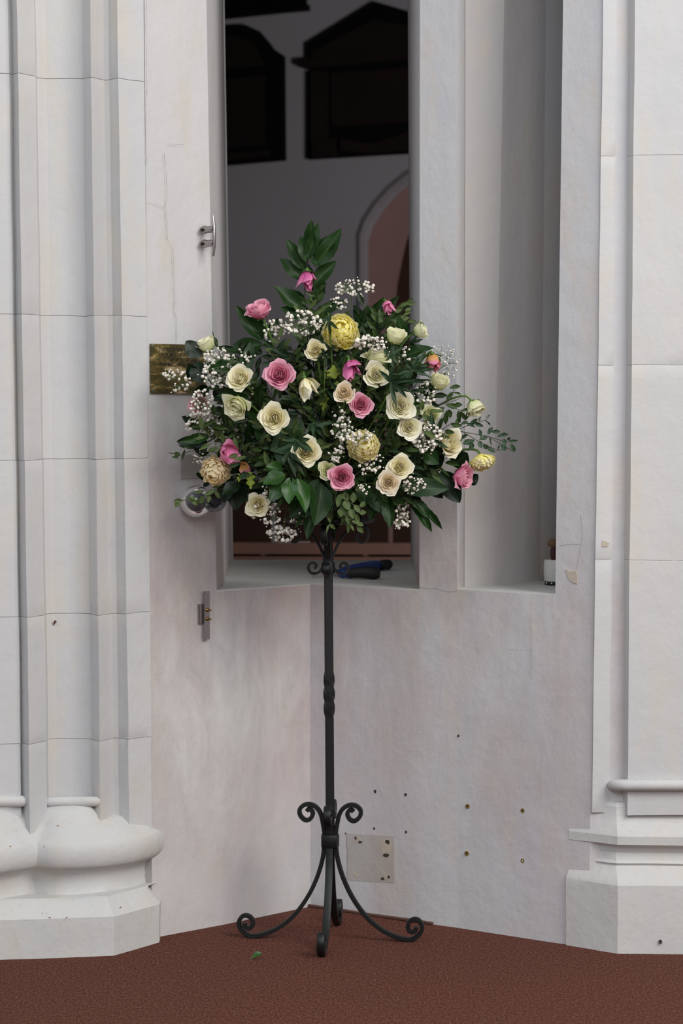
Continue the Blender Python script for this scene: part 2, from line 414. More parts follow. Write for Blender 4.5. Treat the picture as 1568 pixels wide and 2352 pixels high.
mb = MB(); vs = []; pf_ = dens(prof, .018); ax = [Vector(c1) + Vector((.006, .12)), Vector(c1)] + [Vector(c1).lerp(Vector(c2), k/4) for k in range(1, 5)] + [Vector(XY(x, -.150 - (x - 1417)*.00004, 2191)) for x in (1440, 1470, 1500, 1550, 1600, 1680, 1750)]
for o, z in pf_:
    for q, p in enumerate(ax):
        k = .34 if q < 2 else .34 + .66*min(1, (q - 1)/4)
        vs.append(wob((p.x - o*(.42 if q < 2 else .42*(1 - min(1, (q-1)/4))), p.y - o*k, z), .0014))
mb.grid(vs, len(ax), len(pf_)); link('moulded_base', mb.mesh('moulded_base', M_base, sharp=16), rp)
mb = MB(); roll(mb, [P(x, 1803, y) for x, y in ((1402, -.07), (1406, -.098), (1416, -.118), (1440, -.131), (1500, -.134), (1600, -.136), (1700, -.138), (1705, -.12))], .0135)
link('neck_roll', mb.mesh('neck_roll', M_base, sharp=60), rp)
# cable-like carpet edge along the foot of the right wall
mb = MB(); q0, q1 = Vector((C0[0], C0[2], 0)), Vector((R4[1], R4[2], 0)); nn = Vector((-.57, -.82, 0))
pts = [wob(q0.lerp(q1, t) + nn*.006 + Vector((0, 0, .004)), .0015, 12) for t in [k/24 for k in range(12)]]
mb.tube([p for p in pts], .0042, 6)
struct(link('baseboard_right', mb.mesh('carpet_gripper', simple('carpet_edge', '#4a3029', .9, 0, '#6b4a3e', 80)), None))
# ---- room beyond the opening
FW = (11.02, -0.50)                    # far wall plan line
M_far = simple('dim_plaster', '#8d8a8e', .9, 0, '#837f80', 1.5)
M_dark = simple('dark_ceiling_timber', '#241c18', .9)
M_slate = simple('dark_slate', '#060505', .7, 0, '#0c0a09', 5)
M_mon = simple('monument_stone', '#14100e', .8, 0, '#201a16', 3)
M_pink = simple('pink_wash_plaster', '#8f706a', .9, 0, '#7c5f59', 3)
M_wood = simple('pew_wood', '#4c2812', .6, 0, '#140a06', 2.5)
M_wood2 = simple('dark_pew_wood', '#150a06', .8, 0, '#1d0f08', 6)
for m_ in (M_wood2, M_slate, M_mon): m_.node_tree.nodes['Principled BSDF'].inputs['Specular IOR Level'].default_value = .08
def FP(px, py, off=0.0):
    """point on the far wall, off metres out of it towards the viewer"""
    nrm = Vector((-.447, -.894, 0)); return onplane(px, py, Vector((0, FW[0] - off/.894, 0)), nrm)
def farslab(name, pix, mat, t, parent=None, off=0.0):
    mb = MB(); a = [FP(x, y, off + t) for x, y in pix]; b = [p + Vector((.447, .894, 0))*(t + .0) for p in a]; n = len(pix)
    mb.add(a + b, [tuple(range(n)), tuple(reversed(range(n, 2*n)))] + [(i, i + n, (i+1) % n + n, (i+1) % n) for i in range(n)])
    return link(name, mb.mesh(name, mat, False), parent)
# far wall with the archway cut as an outline
arch = [(822, 1500), (822, 620), (822, 540), (834, 505), (858, 468), (890, 432), (935, 395), (985, 368)]
fw = MB()
def wallpt(x, z): return Vector((x, FW[0] + FW[1]*x, z))
A = [FP(x, y) for x, y in arch]
top = 5.2; xl, xr = -3.6, 3.6
fw.add([wallpt(xl, 0), wallpt(A[0].x, 0)] + [A[i] for i in range(1, len(A))] + [wallpt(A[-1].x, top), wallpt(xl, top)], [tuple(range(len(A) + 3))])
fw.add([wallpt(A[-1].x, top), wallpt(A[-1].x, A[-1].z), wallpt(xr, A[-1].z), wallpt(xr, top)], [(0, 1, 2, 3)])
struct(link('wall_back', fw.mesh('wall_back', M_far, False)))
# the arch: two chamfered orders and a pink-washed recess
def band(name, o1, y1, o2, y2, mat):
    mb = MB(); a = []
    for (x, y) in arch:
        k = 1
        a.append((FP(x + o1*.9, y + o1*.55, y1), FP(x + o2*.9, y + o2*.55, y2)))
    vs = [q for pr in a for q in pr]
    mb.add(vs, [(2*i, 2*i+1, 2*i+3, 2*i+2) for i in range(len(a)-1)]); return struct(link(name, mb.mesh(name, mat, False)))
band('trim_8', -6, .0, 4, .03, M_far); band('trim_9', 4, .03, 16, -.05, M_far); band('trim_10', 16, -.05, 26, -.10, M_far)
mb = MB(); a = [FP(838, 1500, -.085), FP(838, 560, -.085), FP(846, 560, -.108), FP(846, 1500, -.108)]
mb.add(a, [(0, 1, 2, 3)]); struct(link('trim_11', mb.mesh('arch_splay', M_pink, False)))
mb = MB(); a = [FP(826, 1500, -.11), FP(826, 300, -.11), FP(1200, 300, -.11), FP(1200, 1500, -.11)]
mb.add(a, [(0, 1, 2, 3)]); struct(link('trim_12', mb.mesh('arch_recess', M_pink, False)))
mb = MB()
dd = [(934, 560), (925, 600), (915, 650), (910, 700), (908, 900), (908, 1500), (1100, 1500), (1100, 400), (960, 480)]
mb.add([FP(x, y, -.095) for x, y in dd] + [FP(x, y, -.14) for x, y in dd], [tuple(range(9)), tuple(reversed(range(9, 18)))] + [(i, i+9, (i+1) % 9 + 9, (i+1) % 9) for i in range(9)])
struct(link('door_1', mb.mesh('arched_door', simple('old_door', '#3a1b10', .6, 0, '#2a120a', 5), False)))
# side walls, ceiling, floor of the room beyond
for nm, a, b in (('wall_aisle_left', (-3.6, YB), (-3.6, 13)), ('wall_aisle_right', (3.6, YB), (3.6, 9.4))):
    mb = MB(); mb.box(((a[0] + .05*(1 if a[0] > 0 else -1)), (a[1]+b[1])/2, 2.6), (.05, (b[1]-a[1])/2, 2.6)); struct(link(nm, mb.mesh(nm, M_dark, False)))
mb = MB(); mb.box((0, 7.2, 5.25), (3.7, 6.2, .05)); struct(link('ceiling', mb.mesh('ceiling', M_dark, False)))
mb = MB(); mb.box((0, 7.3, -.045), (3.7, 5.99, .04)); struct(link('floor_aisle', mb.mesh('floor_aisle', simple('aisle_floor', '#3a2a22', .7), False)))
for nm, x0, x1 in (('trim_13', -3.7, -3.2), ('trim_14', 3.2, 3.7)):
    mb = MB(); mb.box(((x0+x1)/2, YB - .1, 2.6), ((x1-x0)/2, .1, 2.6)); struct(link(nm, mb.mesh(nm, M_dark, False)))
# wall monuments
def monument(label, parts):
    xs = [p for n_, pix, m_, t_, o_ in parts for p in pix]; c = FP(xs[0][0], xs[0][1], .02)
    root = thing('wall_monument', label, 'memorial', c)
    for n_, pix, m_, t_, o_ in parts: farslab(n_, pix, m_, t_, root, o_)
monument('dark stone memorial tablet with a pediment, right of the gap on the far wall', [
    ('backing_slab', [(706, 366), (708, 165), (1060, 118), (1060, 345)], M_slate, .05, .0),
    ('pediment', [(706, 100), (862, 4), (1060, 62), (1060, 118), (706, 138)], M_slate, .07, .0),
    ('gable_panel', [(716, 118), (855, 44), (1050, 78), (1050, 112), (716, 132)], M_mon, .02, .07),
    ('cornice', [(682, 148), (684, 136), (1070, 104), (1070, 122), (700, 158)], M_mon, .10, .0),
    ('inscription_panel', [(760, 290), (760, 168), (1030, 148), (1030, 276)], M_mon, .015, .05),
    ('pilaster', [(712, 330), (712, 165), (748, 160), (748, 328)], M_mon, .04, .05),
    ('bracket', [(715, 362), (715, 325), (765, 318), (765, 356)], M_mon, .06, .05),
    ('swag', [(780, 318), (850, 330), (910, 312), (935, 300), (935, 345), (850, 352), (780, 345)], M_mon, .03, .05)])
monument('dark round-topped stone memorial tablet at the left of the far wall', [
    ('backing_slab', [(440, 386), (440, 120), (470, 75), (520, 58), (560, 56), (590, 70), (614, 98), (624, 112), (648, 128), (650, 368)], M_slate, .05, .0),
    ('arched_top', [(450, 165), (480, 105), (530, 80), (580, 96), (604, 150), (604, 162)], M_mon, .03, .05),
    ('inscription_panel', [(450, 345), (450, 190), (606, 172), (606, 334)], M_mon, .015, .05),
    ('cornice', [(440, 180), (440, 168), (618, 152), (618, 166)], M_slate, .06, .05),
    ('shelf', [(450, 375), (450, 358), (610, 344), (610, 358)], M_mon, .06, .05)])
monument('dark memorial slab cut by the top edge of the view through the opening', [
    ('backing_slab', [(420, 52), (420, -140), (698, -160), (698, 23)], M_slate, .05, .0),
    ('base_moulding', [(420, 46), (420, 30), (700, 8), (700, 22)], M_slate, .08, .0)])
# pews
def pew(label, Y, zt, x0, x1, rot, mt):
    M = Matrix.Translation((0, Y, 0)) @ Matrix.Rotation(rot, 4, 'Z')
    root = thing('pew', label, 'pew', M)
    def bx(nm, c, h, mat):
        mb = MB(); mb.box(c, h); o = link(nm, mb.mesh(nm, mat, False)); o.parent = root; return o
    w = (x1-x0)/2; cx = (x0+x1)/2; n = 5
    for k in range(n): bx('back_panel', (x0 + (k+.5)*2*w/n, 0, zt/2 + .05), (w/n - .012, .012, zt/2 - .08), M_wood2)
    bx('top_rail', (cx, 0, zt - .02), (w, .035, .025), mt)
    bx('mid_rail', (cx, -.012, zt - .075), (w, .02, .018), mt)
    bx('seat', (cx, -.24, .43), (w, .2, .018), M_wood)
    bx('bottom_rail', (cx, -.01, .08), (w, .02, .08), M_wood2)
    for s in (x0, x1): bx('bench_end', (s, -.18, zt/2), (.03, .26, zt/2), M_wood2)
    return root
pew('brown wooden pew nearest the opening, seen low above the sill', 5.2, .665, -1.3, 1.05, -.06, M_wood)
pew('tall dark wooden pew behind the nearer brown pew', 6.9, .90, -1.6, 1.5, -.10, M_wood2)
mb = MB(); p = P(672, 1253, 6.3); mb.box(p, (.085, .05, .012), -.1); mb.box(p + Vector((0, 0, .014)), (.08, .047, .003), -.1)
tag(link('service_sheet', mb.mesh('service_sheet', simple('paper', '#b9b0ad', .8), False)), 'pale folded sheet on the pew ledge seen through the opening', 'paper')
mb = MB(); mb.box((p.x, p.y, p.z - .03), (.5, .10, .014), -.1); mb.box((p.x - .45, p.y, (p.z-.03)/2), (.02, .08, (p.z-.03)/2), -.1); mb.box((p.x + .45, p.y - .09, (p.z-.03)/2), (.02, .08, (p.z-.03)/2), -.1)
tag(link('book_ledge', mb.mesh('book_ledge', M_wood, False)), 'brown wooden book ledge under the pale sheet beyond the opening', 'ledge')
# ------------------------------------------------------------------ flower stand
SX = P(758, 2166, 0).x
def zs(py, Y=0): return Zof(py, Y)
SM = Matrix.Translation((SX, 0, 0))
stand = thing('flower_stand', 'tall black wrought iron flower stand with scrolled feet and twisted pole', 'flower stand', SM)
KX = (P(833, 1840, 0).x - P(681, 1840, 0).x)/152     # metres per pixel at the stand
def wl2(p): return Vector((SX, 0, 0)) + Vector(p)
# pole with the twisted section
ztop, zt1, zt0, zbot = zs(1195), zs(1543), zs(1650), zs(1945)
mb = MB(); rings = []; hw = .0100
lv = [(zbot, 0), (zt0, 0)] + [(zt0 + (zt1 - zt0)*k/30, k/30) for k in range(1, 31)] + [(zs(1330), 1), (ztop, 1)]
for z, t in lv:
    s = t*t*(3-2*t)*.15 + t*.85; a = -math.radians(270)*s + .12
    r = hw*(1 + .12*math.sin(math.pi*t)) if 0 < t < 1 else hw
    lean = -.0050*(z - zbot)/(ztop - zbot)
    for (x, y) in ((-1,-.8),(-.8,-1),(.8,-1),(1,-.8),(1,.8),(.8,1),(-.8,1),(-1,.8)):
        rings.append(wl2((x*r*math.cos(a) - y*r*math.sin(a) + lean, x*r*math.sin(a) + y*r*math.cos(a), z)))
mb.grid(rings, 8, len(lv), True); mb.f.append(tuple(range(8)))
link('pole', mb.mesh('pole', M_iron, True, 28), stand)
def spiral(c, r0, r1, a0, a1, n):
    return [(c[0] + (r0 + (r1-r0)*(k/n)**.8)*math.cos(math.radians(a0 + (a1-a0)*k/n)), c[1] + (r0 + (r1-r0)*(k/n)**.8)*math.sin(math.radians(a0 + (a1-a0)*k/n))) for k in range(n+1)]
def smoothpts(ctrl, n=6):
    out = []; m = len(ctrl)
    for i in range(m-1):
        p0, p1, p2, p3 = [Vector(ctrl[max(0, min(m-1, i+k))]) for k in (-1, 0, 1, 2)]
        for j in range(n):
            t = j/n; out.append(.5*((2*p1) + (p2-p0)*t + (2*p0-5*p1+4*p2-p3)*t*t + (-p0+3*p1-3*p2+p3)*t**3))
    out.append(Vector(ctrl[-1])); return out
def rz(px, py): return ((px - 758)*KX, zs(py))
# one leg drawn in the plane (radius, height)
c1 = rz(806, 1866); up = spiral(c1, .0045, .0265, -120+360*0, -120+360, 26)
foot = []
ctrl = [rz(812, 1862), rz(806, 1857), rz(798, 1866), rz(803, 1879), rz(815, 1883), rz(827, 1872), rz(828, 1858), rz(817, 1848), rz(802, 1847), rz(788, 1855), rz(779, 1870), rz(774, 1893), rz(771, 1915), rz(771, 1945),
        rz(776, 1985), rz(790, 2030), rz(812, 2074), rz(842, 2114), rz(876, 2142), rz(908, 2157), rz(936, 2163.5), rz(952, 2160), rz(966, 2148), rz(970, 2132), rz(962, 2119), rz(950, 2117), rz(939, 2125), rz(938, 2139), rz(946, 2146), rz(955, 2142), rz(957, 2134)]
ctrl = [Vector((r, z - .0015)) for r, z in ctrl]
leg2 = smoothpts(ctrl, 5)
zmin = min(p.y for p in leg2); leg2 = [Vector((p.x, p.y - zmin + .0052)) if p.y < .25 else Vector((p.x, p.y)) for p in leg2]
for k in range(4):
    a = math.radians(-6) + k*math.pi/2; dr = Vector((math.cos(a), math.sin(a), 0)); sd = Vector((-math.sin(a), math.cos(a), 0))
    kk = 1.0 if k % 2 == 0 else .93
    pts = [wl2(dr*(p.x*kk if p.x > .02 else p.x) + Vector((0, 0, p.y))) for p in leg2]
    n = len(pts); tp = [1 + .5*math.exp(-((i-n+1)/4.0)**2)*0 for i in range(n)]
    mb = MB().bar(pts, sd, .0088, .0050); link('leg', mb.mesh('leg', M_ironfoot if k else M_iron, True, 40), stand)
mb = MB(); prof = [(.0, zs(1945)), (.021, zs(1945)), (.0222, zs(1943)), (.0222, zs(1920)), (.0208, zs(1916)), (.0, zs(1916))]
n = 4
vs = []
for r, z in prof:
    for q in range(16):
        a = 2*math.pi*q/16 - math.radians(6); k = 1/max(abs(math.cos(a + math.radians(6))), abs(math.sin(a + math.radians(6))))**.45
        vs.append(wl2((r*k*math.cos(a), r*k*math.sin(a), z)))
mb.grid(vs, 16, len(prof), True); link('collar', mb.mesh('collar', M_iron, True, 40), stand)
# upper brackets
LX = -.0045
ctrl = [rz(783, 1307), rz(788, 1303), rz(785, 1295), rz(777, 1298), rz(774, 1309), rz(782, 1318), rz(794, 1316), rz(800, 1304), rz(795, 1293), rz(783, 1289)]
low = [rz(x + 6, y) for x, y in ((790, 1306), (786, 1302), (781, 1306), (783, 1314), (792, 1318), (801, 1312), (802, 1300), (794, 1291), (780, 1291), (770, 1300), (764, 1312))]
low = [Vector(p) for p in [rz(*q) for q in ((787, 1305), (793, 1306), (797, 1299), (791, 1291), (781, 1291), (775, 1301), (778, 1313), (789, 1320), (800, 1316), (806, 1305))]]
armc = [rz(*q) for q in ((791, 1306), (786, 1300), (793, 1293), (803, 1297), (805, 1308), (797, 1317), (783, 1316), (772, 1305), (767, 1290), (770, 1275), (780, 1252), (795, 1229), (812, 1210), (830, 1203), (846, 1209), (853, 1224), (849, 1240), (836, 1246), (826, 1238), (827, 1225), (836, 1221), (839, 1230))]
arm2 = smoothpts([Vector((r, z)) for r, z in armc], 4)
for k in range(4):
    a = math.radians(-6) + k*math.pi/2; dr = Vector((math.cos(a), math.sin(a), 0)); sd = Vector((-math.sin(a), math.cos(a), 0))
    pts = [wl2(dr*p.x*.97 + Vector((LX, 0, p.y))) for p in arm2]
    mb = MB().bar(pts, sd, .0075, .0030); link('scroll_bracket', mb.mesh('scroll_bracket', M_iron, True, 40), stand)
mb = MB(); vs = []
for r, z in ((.0, zs(1318)), (.0125, zs(1318)), (.0145, zs(1316)), (.0145, zs(1294)), (.013, zs(1291)), (.0, zs(1291))):
    for q in range(16):
        a = 2*math.pi*q/16; vs.append(wl2((r*1.1*math.cos(a) + LX, r*1.1*math.sin(a), z)))
mb.grid(vs, 16, 6, True); link('upper_collar', mb.mesh('upper_collar', M_iron, True, 40), stand)
# ring plate and its uprights
mb = MB(); zr = zs(1197)
mb.lathe([(0, zr-.004), (.100, zr-.004), (.108, zr-.001), (.110, zr+.004), (.108, zr+.008), (.100, zr+.004), (0, zr+.002)], wl2((LX + .002, 0, 0)), 40)
link('tray', mb.mesh('tray', M_iron, True, 40), stand)
for k in range(4):
    a = math.radians(40 + 90*k); mb = MB(); c = wl2((LX + .10*math.cos(a), .10*math.sin(a), 0))
    mb.bar([c + Vector((0, 0, zr)), c + Vector((0, 0, zr + .03)), c + Vector((0.002, 0, zr + .055))], (-math.sin(a), math.cos(a), 0), .0055, .002)
    link('upright', mb.mesh('upright', M_iron, True, 40), stand)
# foam bowl
bowl = thing('foam_bowl', 'black plastic bowl of dark green flower foam on top of the stand', 'bowl', wl2((LX, 0, zr + .004)))
mb = MB(); mb.lathe([(0, zr+.0045), (.060, zr+.005), (.075, zr+.03), (.082, zr+.058), (.080, zr+.058), (.072, zr+.03), (0, zr+.02)], wl2((LX, 0, 0)), 32)
link('bowl', mb.mesh('bowl', M_black, True, 40), bowl)
mb = MB(); mb.box(wl2((LX, 0, zr + .062)), (.052, .045, .04)); link('foam', mb.mesh('foam', simple('flower_foam', '#15301d', .95), False), bowl)
# ------------------------------------------------------------------ fittings on the left wall
nL = Vector((.967, -1, 0)).normalized(); pL = Vector((0, .468, 0)); tL = Vector((1, .967, 0)).normalized()
nR = Vector((-.702, -1, 0)).normalized(); pR = Vector((0, .333, 0)); tR = Vector((1, -.702, 0)).normalized()
def WLp(px, py, off=0.0): return onplane(px, py, pL + nL*off, nL)
def WRp(px, py, off=0.0): return onplane(px, py, pR + nR*off, nR)
def frame(o, n, t):    # local x along the wall, y up, z out of the wall
    u = Vector((0, 0, 1)); return Matrix(((t.x, u.x, n.x, o.x), (t.y, u.y, n.y, o.y), (t.z, u.z, n.z, o.z), (0, 0, 0, 1)))
def inM(name, mb, mat, root, smooth=True, sharp=40):
    o = link(name, mb.mesh(name, mat, smooth, sharp)); o.parent = root; return o
# plaque
a = WLp(344, 789.5); b = WLp(344.5, 903.5); wdt = .176; hgt = a.z - b.z
mm = MT('tarnished_brass_reflections'); co = mm.coord()
f1 = mm.ramp(mm.noise(34, 4, .6, mm.coord('Object', (.55, 1.6, 1)), .6), [(.44, lin('#453d1c')), (.54, lin('#6a5a2c')), (.62, lin('#a8926a')), (.74, lin('#cdb894'))])  # tan patches are reflections painted into the brass colour
mm.base(f1); mm.set(Roughness=.40, Metallic=.2); mm.l(mm.bump(mm.noise(25, 3, .5, co), .2, .002), mm.b.inputs['Normal']); M_plq = mm.m
plq = thing('memorial_plaque', 'engraved tarnished brass plaque on the left wall behind the flowers', 'plaque', frame(Vector((a.x, a.y, b.z)), nL, tL))
mb = MB(); mb.box((wdt/2, hgt/2, .002), (wdt/2, hgt/2, .002)); inM('plate', mb, M_plq, plq, False)
M_ink = simple('engraved_black', '#17130a', .7)
def text_mesh(s, size):
    cu = bpy.data.curves.new('t', 'FONT'); cu.body = s; cu.size = size; cu.extrude = .00025; cu.offset = .00018; cu.align_x = 'CENTER'; cu.resolution_u = 2
    o = bpy.data.objects.new('t', cu); C.objects.link(o); dg = bpy.context.evaluated_depsgraph_get(); dg.update()
    me = bpy.data.meshes.new_from_object(o.evaluated_get(dg)); C.objects.unlink(o); bpy.data.objects.remove(o); return me
for i, s in enumerate(["THIS ROOD WAS DEDICATED", "ON ST.MATTHEW'S DAY", "TO THE GLORY OF GOD", "AND IN LOVING MEMORY"]):
    me = text_mesh(s, .0142); me.materials.append(M_ink); xs = [v.co.x for v in me.vertices]; k = (.134 if i != 2 else .110)/(max(xs) - min(xs))
    if i == 1: k = .134/(max(xs) - min(xs))*.86
    o = link('lettering', me); o.parent = plq
    o.matrix_basis = Matrix.Translation((wdt/2 + .004 - (.009 if i == 1 else 0), hgt - .0185 - i*.0118, .0043)) @ Matrix.Diagonal((k, 1, 1, 1))
for x in (.006, wdt - .006):
    for y in (.006, hgt - .006):
        mb = MB(); mb.lathe([(0, .0055), (.0025, .005), (.003, .004)], (x, y, 0), 10); inM('screw', mb, simple('verdigris_screw', '#4f6a5c', .6, .3) if x < .01 and y < .01 else bpy.data.materials['verdigris_screw'], plq)
# rope cleats
def cleat(label, px, y0, y1, lower=False):
    o = WLp(px, (y0+y1)/2); M = frame(o, nL, tL); root = thing('wall_cleat', label, 'cleat', M)
    h = (WLp(px, y0).z - WLp(px, y1).z)/2
    if not lower:
        mb = MB(); mb.tube([(0, -h, .036), (0, -h*.5, .040), (0, 0, .040), (0, h*.5, .040), (0, h, .036)], [.0028, .0042, .0046, .0042, .003], 10); inM('horn_bar', mb, M_steel, root)
        for y in (-.017, .017):
            mb = MB(); mb.lathe([(0, 0), (.010, 0), (.0105, .003), (.0100, .010), (.0088, .014), (.0085, .034), (.006, .039)], (0, y, 0), 16); inM('post', mb, M_steel, root)
            mb = MB(); mb.lathe([(.0045, 0), (.0045, .005), (.003, .0055), (0, .0055)], (-.0085, y - .001, .008), 10, (-1, 0, .3)); inM('grub_screw', mb, simple('cleat_screw', '#3c3328', .35, .8), root)
    else:
        mb = MB(); mb.box((0, 0, .012), (.0085, h, .0022)); inM('strap', mb, M_steel, root, False)
        mb = MB(); mb.box((-.012, .004, .004), (.0075, .024, .004)); inM('mount_plate', mb, M_steel, root, False)
        mb = MB(); mb.tube([(-.018, .026, .006), (-.018, .026, .010), (-.018, -.020, .010), (-.018, -.020, .006)], .0016, 6); inM('wire_loop', mb, M_steel, root)
        for y in (-.009, .013):
            mb = MB(); mb.lathe([(0, .013), (.0052, .0135), (.0052, .016), (.003, .018), (.0022, .020), (.0022, .027), (0, .0275)], (.001, y, 0), 12); inM('bolt', mb, simple('brass_bolt', '#8f7340', .3, .9), root)
    return root
cleat('small steel rope cleat high on the left wall beside the opening', 467, 498, 590)
cleat('flat steel strap with two brass bolts on the left wall under the opening', 467, 1357, 1468, True)
# small beige box and the glass lamp on the wall
mm = MT('clear_glass'); mm.set(Roughness=.04, IOR=1.45); mm.b.inputs['Transmission Weight'].default_value = .92; mm.base(lin('#b9babf')); M_glass = mm.m
o = WLp(462, 1152); root = thing('wall_lamp', 'clear glass globe lamp with a small ring lens on the left wall below the flowers', 'lamp', frame(o, nL, tL))
oi = root.matrix_basis.inverted()
gc = oi @ P(450, 1151, WLp(450, 1151).y - .055)
mb = MB(); mb.sphere(gc, .039, 32, 20); inM('globe', mb, M_glass, root, True, 0)
mb = MB(); mb.sphere(gc, .0378, 28, 16); mb.f = [tuple(reversed(f)) for f in mb.f]; inM('globe_inner', mb, M_glass, root, True, 0)
mb = MB(); mb.sphere(gc + Vector((.002, -.012, -.006)), .016, 16, 10, (1, .8, 1)); inM('bulb_holder', mb, simple('grey_holder', '#5d5658', .5), root)
rc = oi @ P(493, 1150, WLp(450, 1151).y - .075)
axis = (oi.to_3x3() @ Vector((.12, -1, 0))).normalized()
mb = MB(); prof = arc((.0215, 0), .0075, 0, 360, 14, .010); mb.lathe(prof, rc, 28, axis); inM('lens_ring', mb, M_glass, root, True, 0)
mb = MB(); mb.lathe([(0, -.008), (.018, -.008), (.021, -.002), (.013, -.003), (.011, -.007), (0, -.0075)], rc, 24, axis); inM('lens_back', mb, simple('dark_lens', '#2a272b', .25, .3), root)
mb = MB(); mb.tube([gc + Vector((0, 0, -.03)), gc + (rc - gc)*.5 + Vector((0, .0, -.03)), rc - axis*.012], .008, 10); inM('arm', mb, simple('lamp_arm', '#77757a', .4, .5), root)
# ------------------------------------------------------------------ marks on the walls (parts of the walls)
def disc(name, pt, n, r, mat, parent, squash=1.0, depth=.0006, irr=.0, k=12, seed=0):
    rr = random.Random(seed + 5); t = Vector((0, 0, 1)).cross(n).normalized(); u = Vector((0, 0, 1))
    vs = []; fr = []
    for q in range(k):
        a = 2*math.pi*q/k; s = r*(1 + rr.uniform(-irr, irr)); vs.append(pt + n*depth + t*math.cos(a)*s*squash + u*math.sin(a)*s)
    vs2 = [v - n*(depth + .004) for v in vs]
    mb = MB(); mb.add(vs + vs2, [tuple(range(k))] + [(i, i+k, (i+1) % k + k, (i+1) % k) for i in range(k)])
    return link(name, mb.mesh(name, mat, False), parent)
for i, (x, y, r) in enumerate([(861, 1818, 4), (931, 1825, 4), (859, 1903, 3.6), (932, 1911, 3.6), (1052, 1690, 3), (820, 2008, 4.5), (1217, 2132, 3.5), (793, 1914, 2.2)]):
    disc('nail_hole', WRp(x, y), nR, r*.00103, M_hole, wr, .9, .0005, .2, 10, i)
for i, (x, y) in enumerate([(1073, 1852), (1200, 1862), (1071, 1960), (1200, 1977)]):
    c = WRp(x, y); mb = MB(); mb.lathe([(.0022, -.003), (.0024, .001), (.0055, .0012), (.0058, -.002)], c, 12, nR); link('wall_plug', mb.mesh('wall_plug', M_brass, True), wr)
    disc('nail_hole', c, nR, .0024, M_hole, wr, 1, .0007)
# unpainted rectangle left by an old fitting above the glass lamp, and scars of old fittings
def patch(name, pts, fn, n, mat, parent, depth=.0006):
    vs = [fn(x, y, depth) for x, y in pts]; k = len(vs); vs2 = [v - n*.004 for v in vs]; mb = MB()
    mb.add(vs + vs2, [tuple(range(k))] + [(i, i+k, (i+1) % k + k, (i+1) % k) for i in range(k)]); return link(name, mb.mesh(name, mat, False), parent)
patch('fitting_scar', [(415, 1046), (466, 1040), (467, 1096), (416, 1101)], WLp, nL, simple('bare_rectangle', '#a8a19a', .8, 0, '#948d86', 60), wl, .0008)
M_patch = plaster('scar_plaster', .3, '#c9c3be', '#c2bdb8', '#c8bdb2', .2)
patch('fitting_scar', [(795, 1914), (905, 1920), (906, 2028), (797, 2022)], WRp, nR, M_patch, wr, .0004)
for i, (x, y, r, sq) in enumerate([(886, 1946, 18, .9), (821, 1928, 9, .9), (886, 2014, 9, .9), (819, 2010, 7, 1)]):
    disc('torn_plaster', WRp(x, y), nR, r*.00103, M_tan, wr, sq, .0009, .22, 13, i)
for i, (x, y, r, sq) in enumerate([(890, 1934, 5, 1.2), (886, 1964, 4.5, 2.0), (817, 1925, 4.5, .8), (827, 1934, 3, 2), (893, 2014, 4, .9), (879, 2018, 4, 1.2)]):
    disc('nail_hole', WRp(x, y), nR, r*.00103, M_hole, wr, sq, .0013, .25, 9, i)
patch('plaster_chip', [(1298, 1307), (1309, 1312), (1322, 1311), (1325, 1322), (1325, 1341), (1314, 1338), (1305, 1329)], WRp, nR, M_tan, wr, .0009)
pf = lambda x, y, d=0: P(x, y, -.0945 - d)
patch('plaster_chip', [(1383, 1241), (1390, 1243), (1399, 1247), (1396, 1254), (1388, 1256), (1381, 1256)], pf, Vector((0, -1, 0)), M_tan, rp, .0012)
patch('plaster_chip', [(1334, 1720), (1340, 1722), (1346, 1736), (1341, 1737), (1335, 1729)], WRp, nR, M_tan, wr, .0009)
patch('plaster_chip', [(1296, 2086), (1299, 2090), (1298, 2100), (1293, 2098), (1291, 2088)], WRp, nR, simple('green_fleck', '#1f4a40', .8), wr, .0009)
patch('plaster_chip', [(384, 2137), (388, 2143), (387, 2150), (382, 2152), (380, 2146)], WLp, nL, bpy.data.materials['green_fleck'], wl, .0009)
disc('nail_hole', P(1516, 2163, -.1565), Vector((0, -1, 0)), .004, M_hole, rp, 1, .003, .2)
def crack(pts, fn, n, parent, wd=.0009, mat=None):
    pts = [Vector(p) for p in pts]; rr = random.Random(len(pts)); pp = []
    for a, b in zip(pts, pts[1:]):
        k = max(2, int((b-a).length/7))
        for j in range(k): pp.append(a.lerp(b, j/k) + Vector((rr.uniform(-1.1, 1.1), rr.uniform(-.6, .6))))
    pp.append(pts[-1]); L = []
    for i, p in enumerate(pp):
        w2 = wd*rr.uniform(.45, 1.0); q = fn(p.x, p.y, .0006); t = Vector((0, 0, 1)).cross(n).normalized() if abs(pts[-1].y - pts[0].y) > abs(pts[-1].x - pts[0].x) else Vector((0, 0, 1))
        L += [q - t*w2/2, q + t*w2/2]
    mb = MB(); mb.add(L, [(2*i, 2*i+1, 2*i+3, 2*i+2) for i in range(len(pp)-1)])
    return link('crack', mb.mesh('crack', mat or M_crack, False), parent)
crack([(378, 350), (384, 440), (380, 478), (386, 552), (397, 570), (400, 650), (402, 722), (405, 735), (406, 787)], WLp, nL, wl, .0012)
crack([(334, 0), (333, 80), (335, 190), (333, 260), (334, 380)], lambda x, y, d=0: WLp(x + 2, y, d + .001), nL, wl, .0010)
crack([(340, 465), (378, 478)], WLp, nL, wl, .0007); crack([(382, 330), (424, 333)], WLp, nL, wl, .0007)
crack([(1283, 1254), (1302, 1250), (1330, 1250)], WRp, nR, wr, .0008)
crack([(1333, 1182), (1337, 1230), (1326, 1290), (1323, 1310)], WRp, nR, wr, .0008)
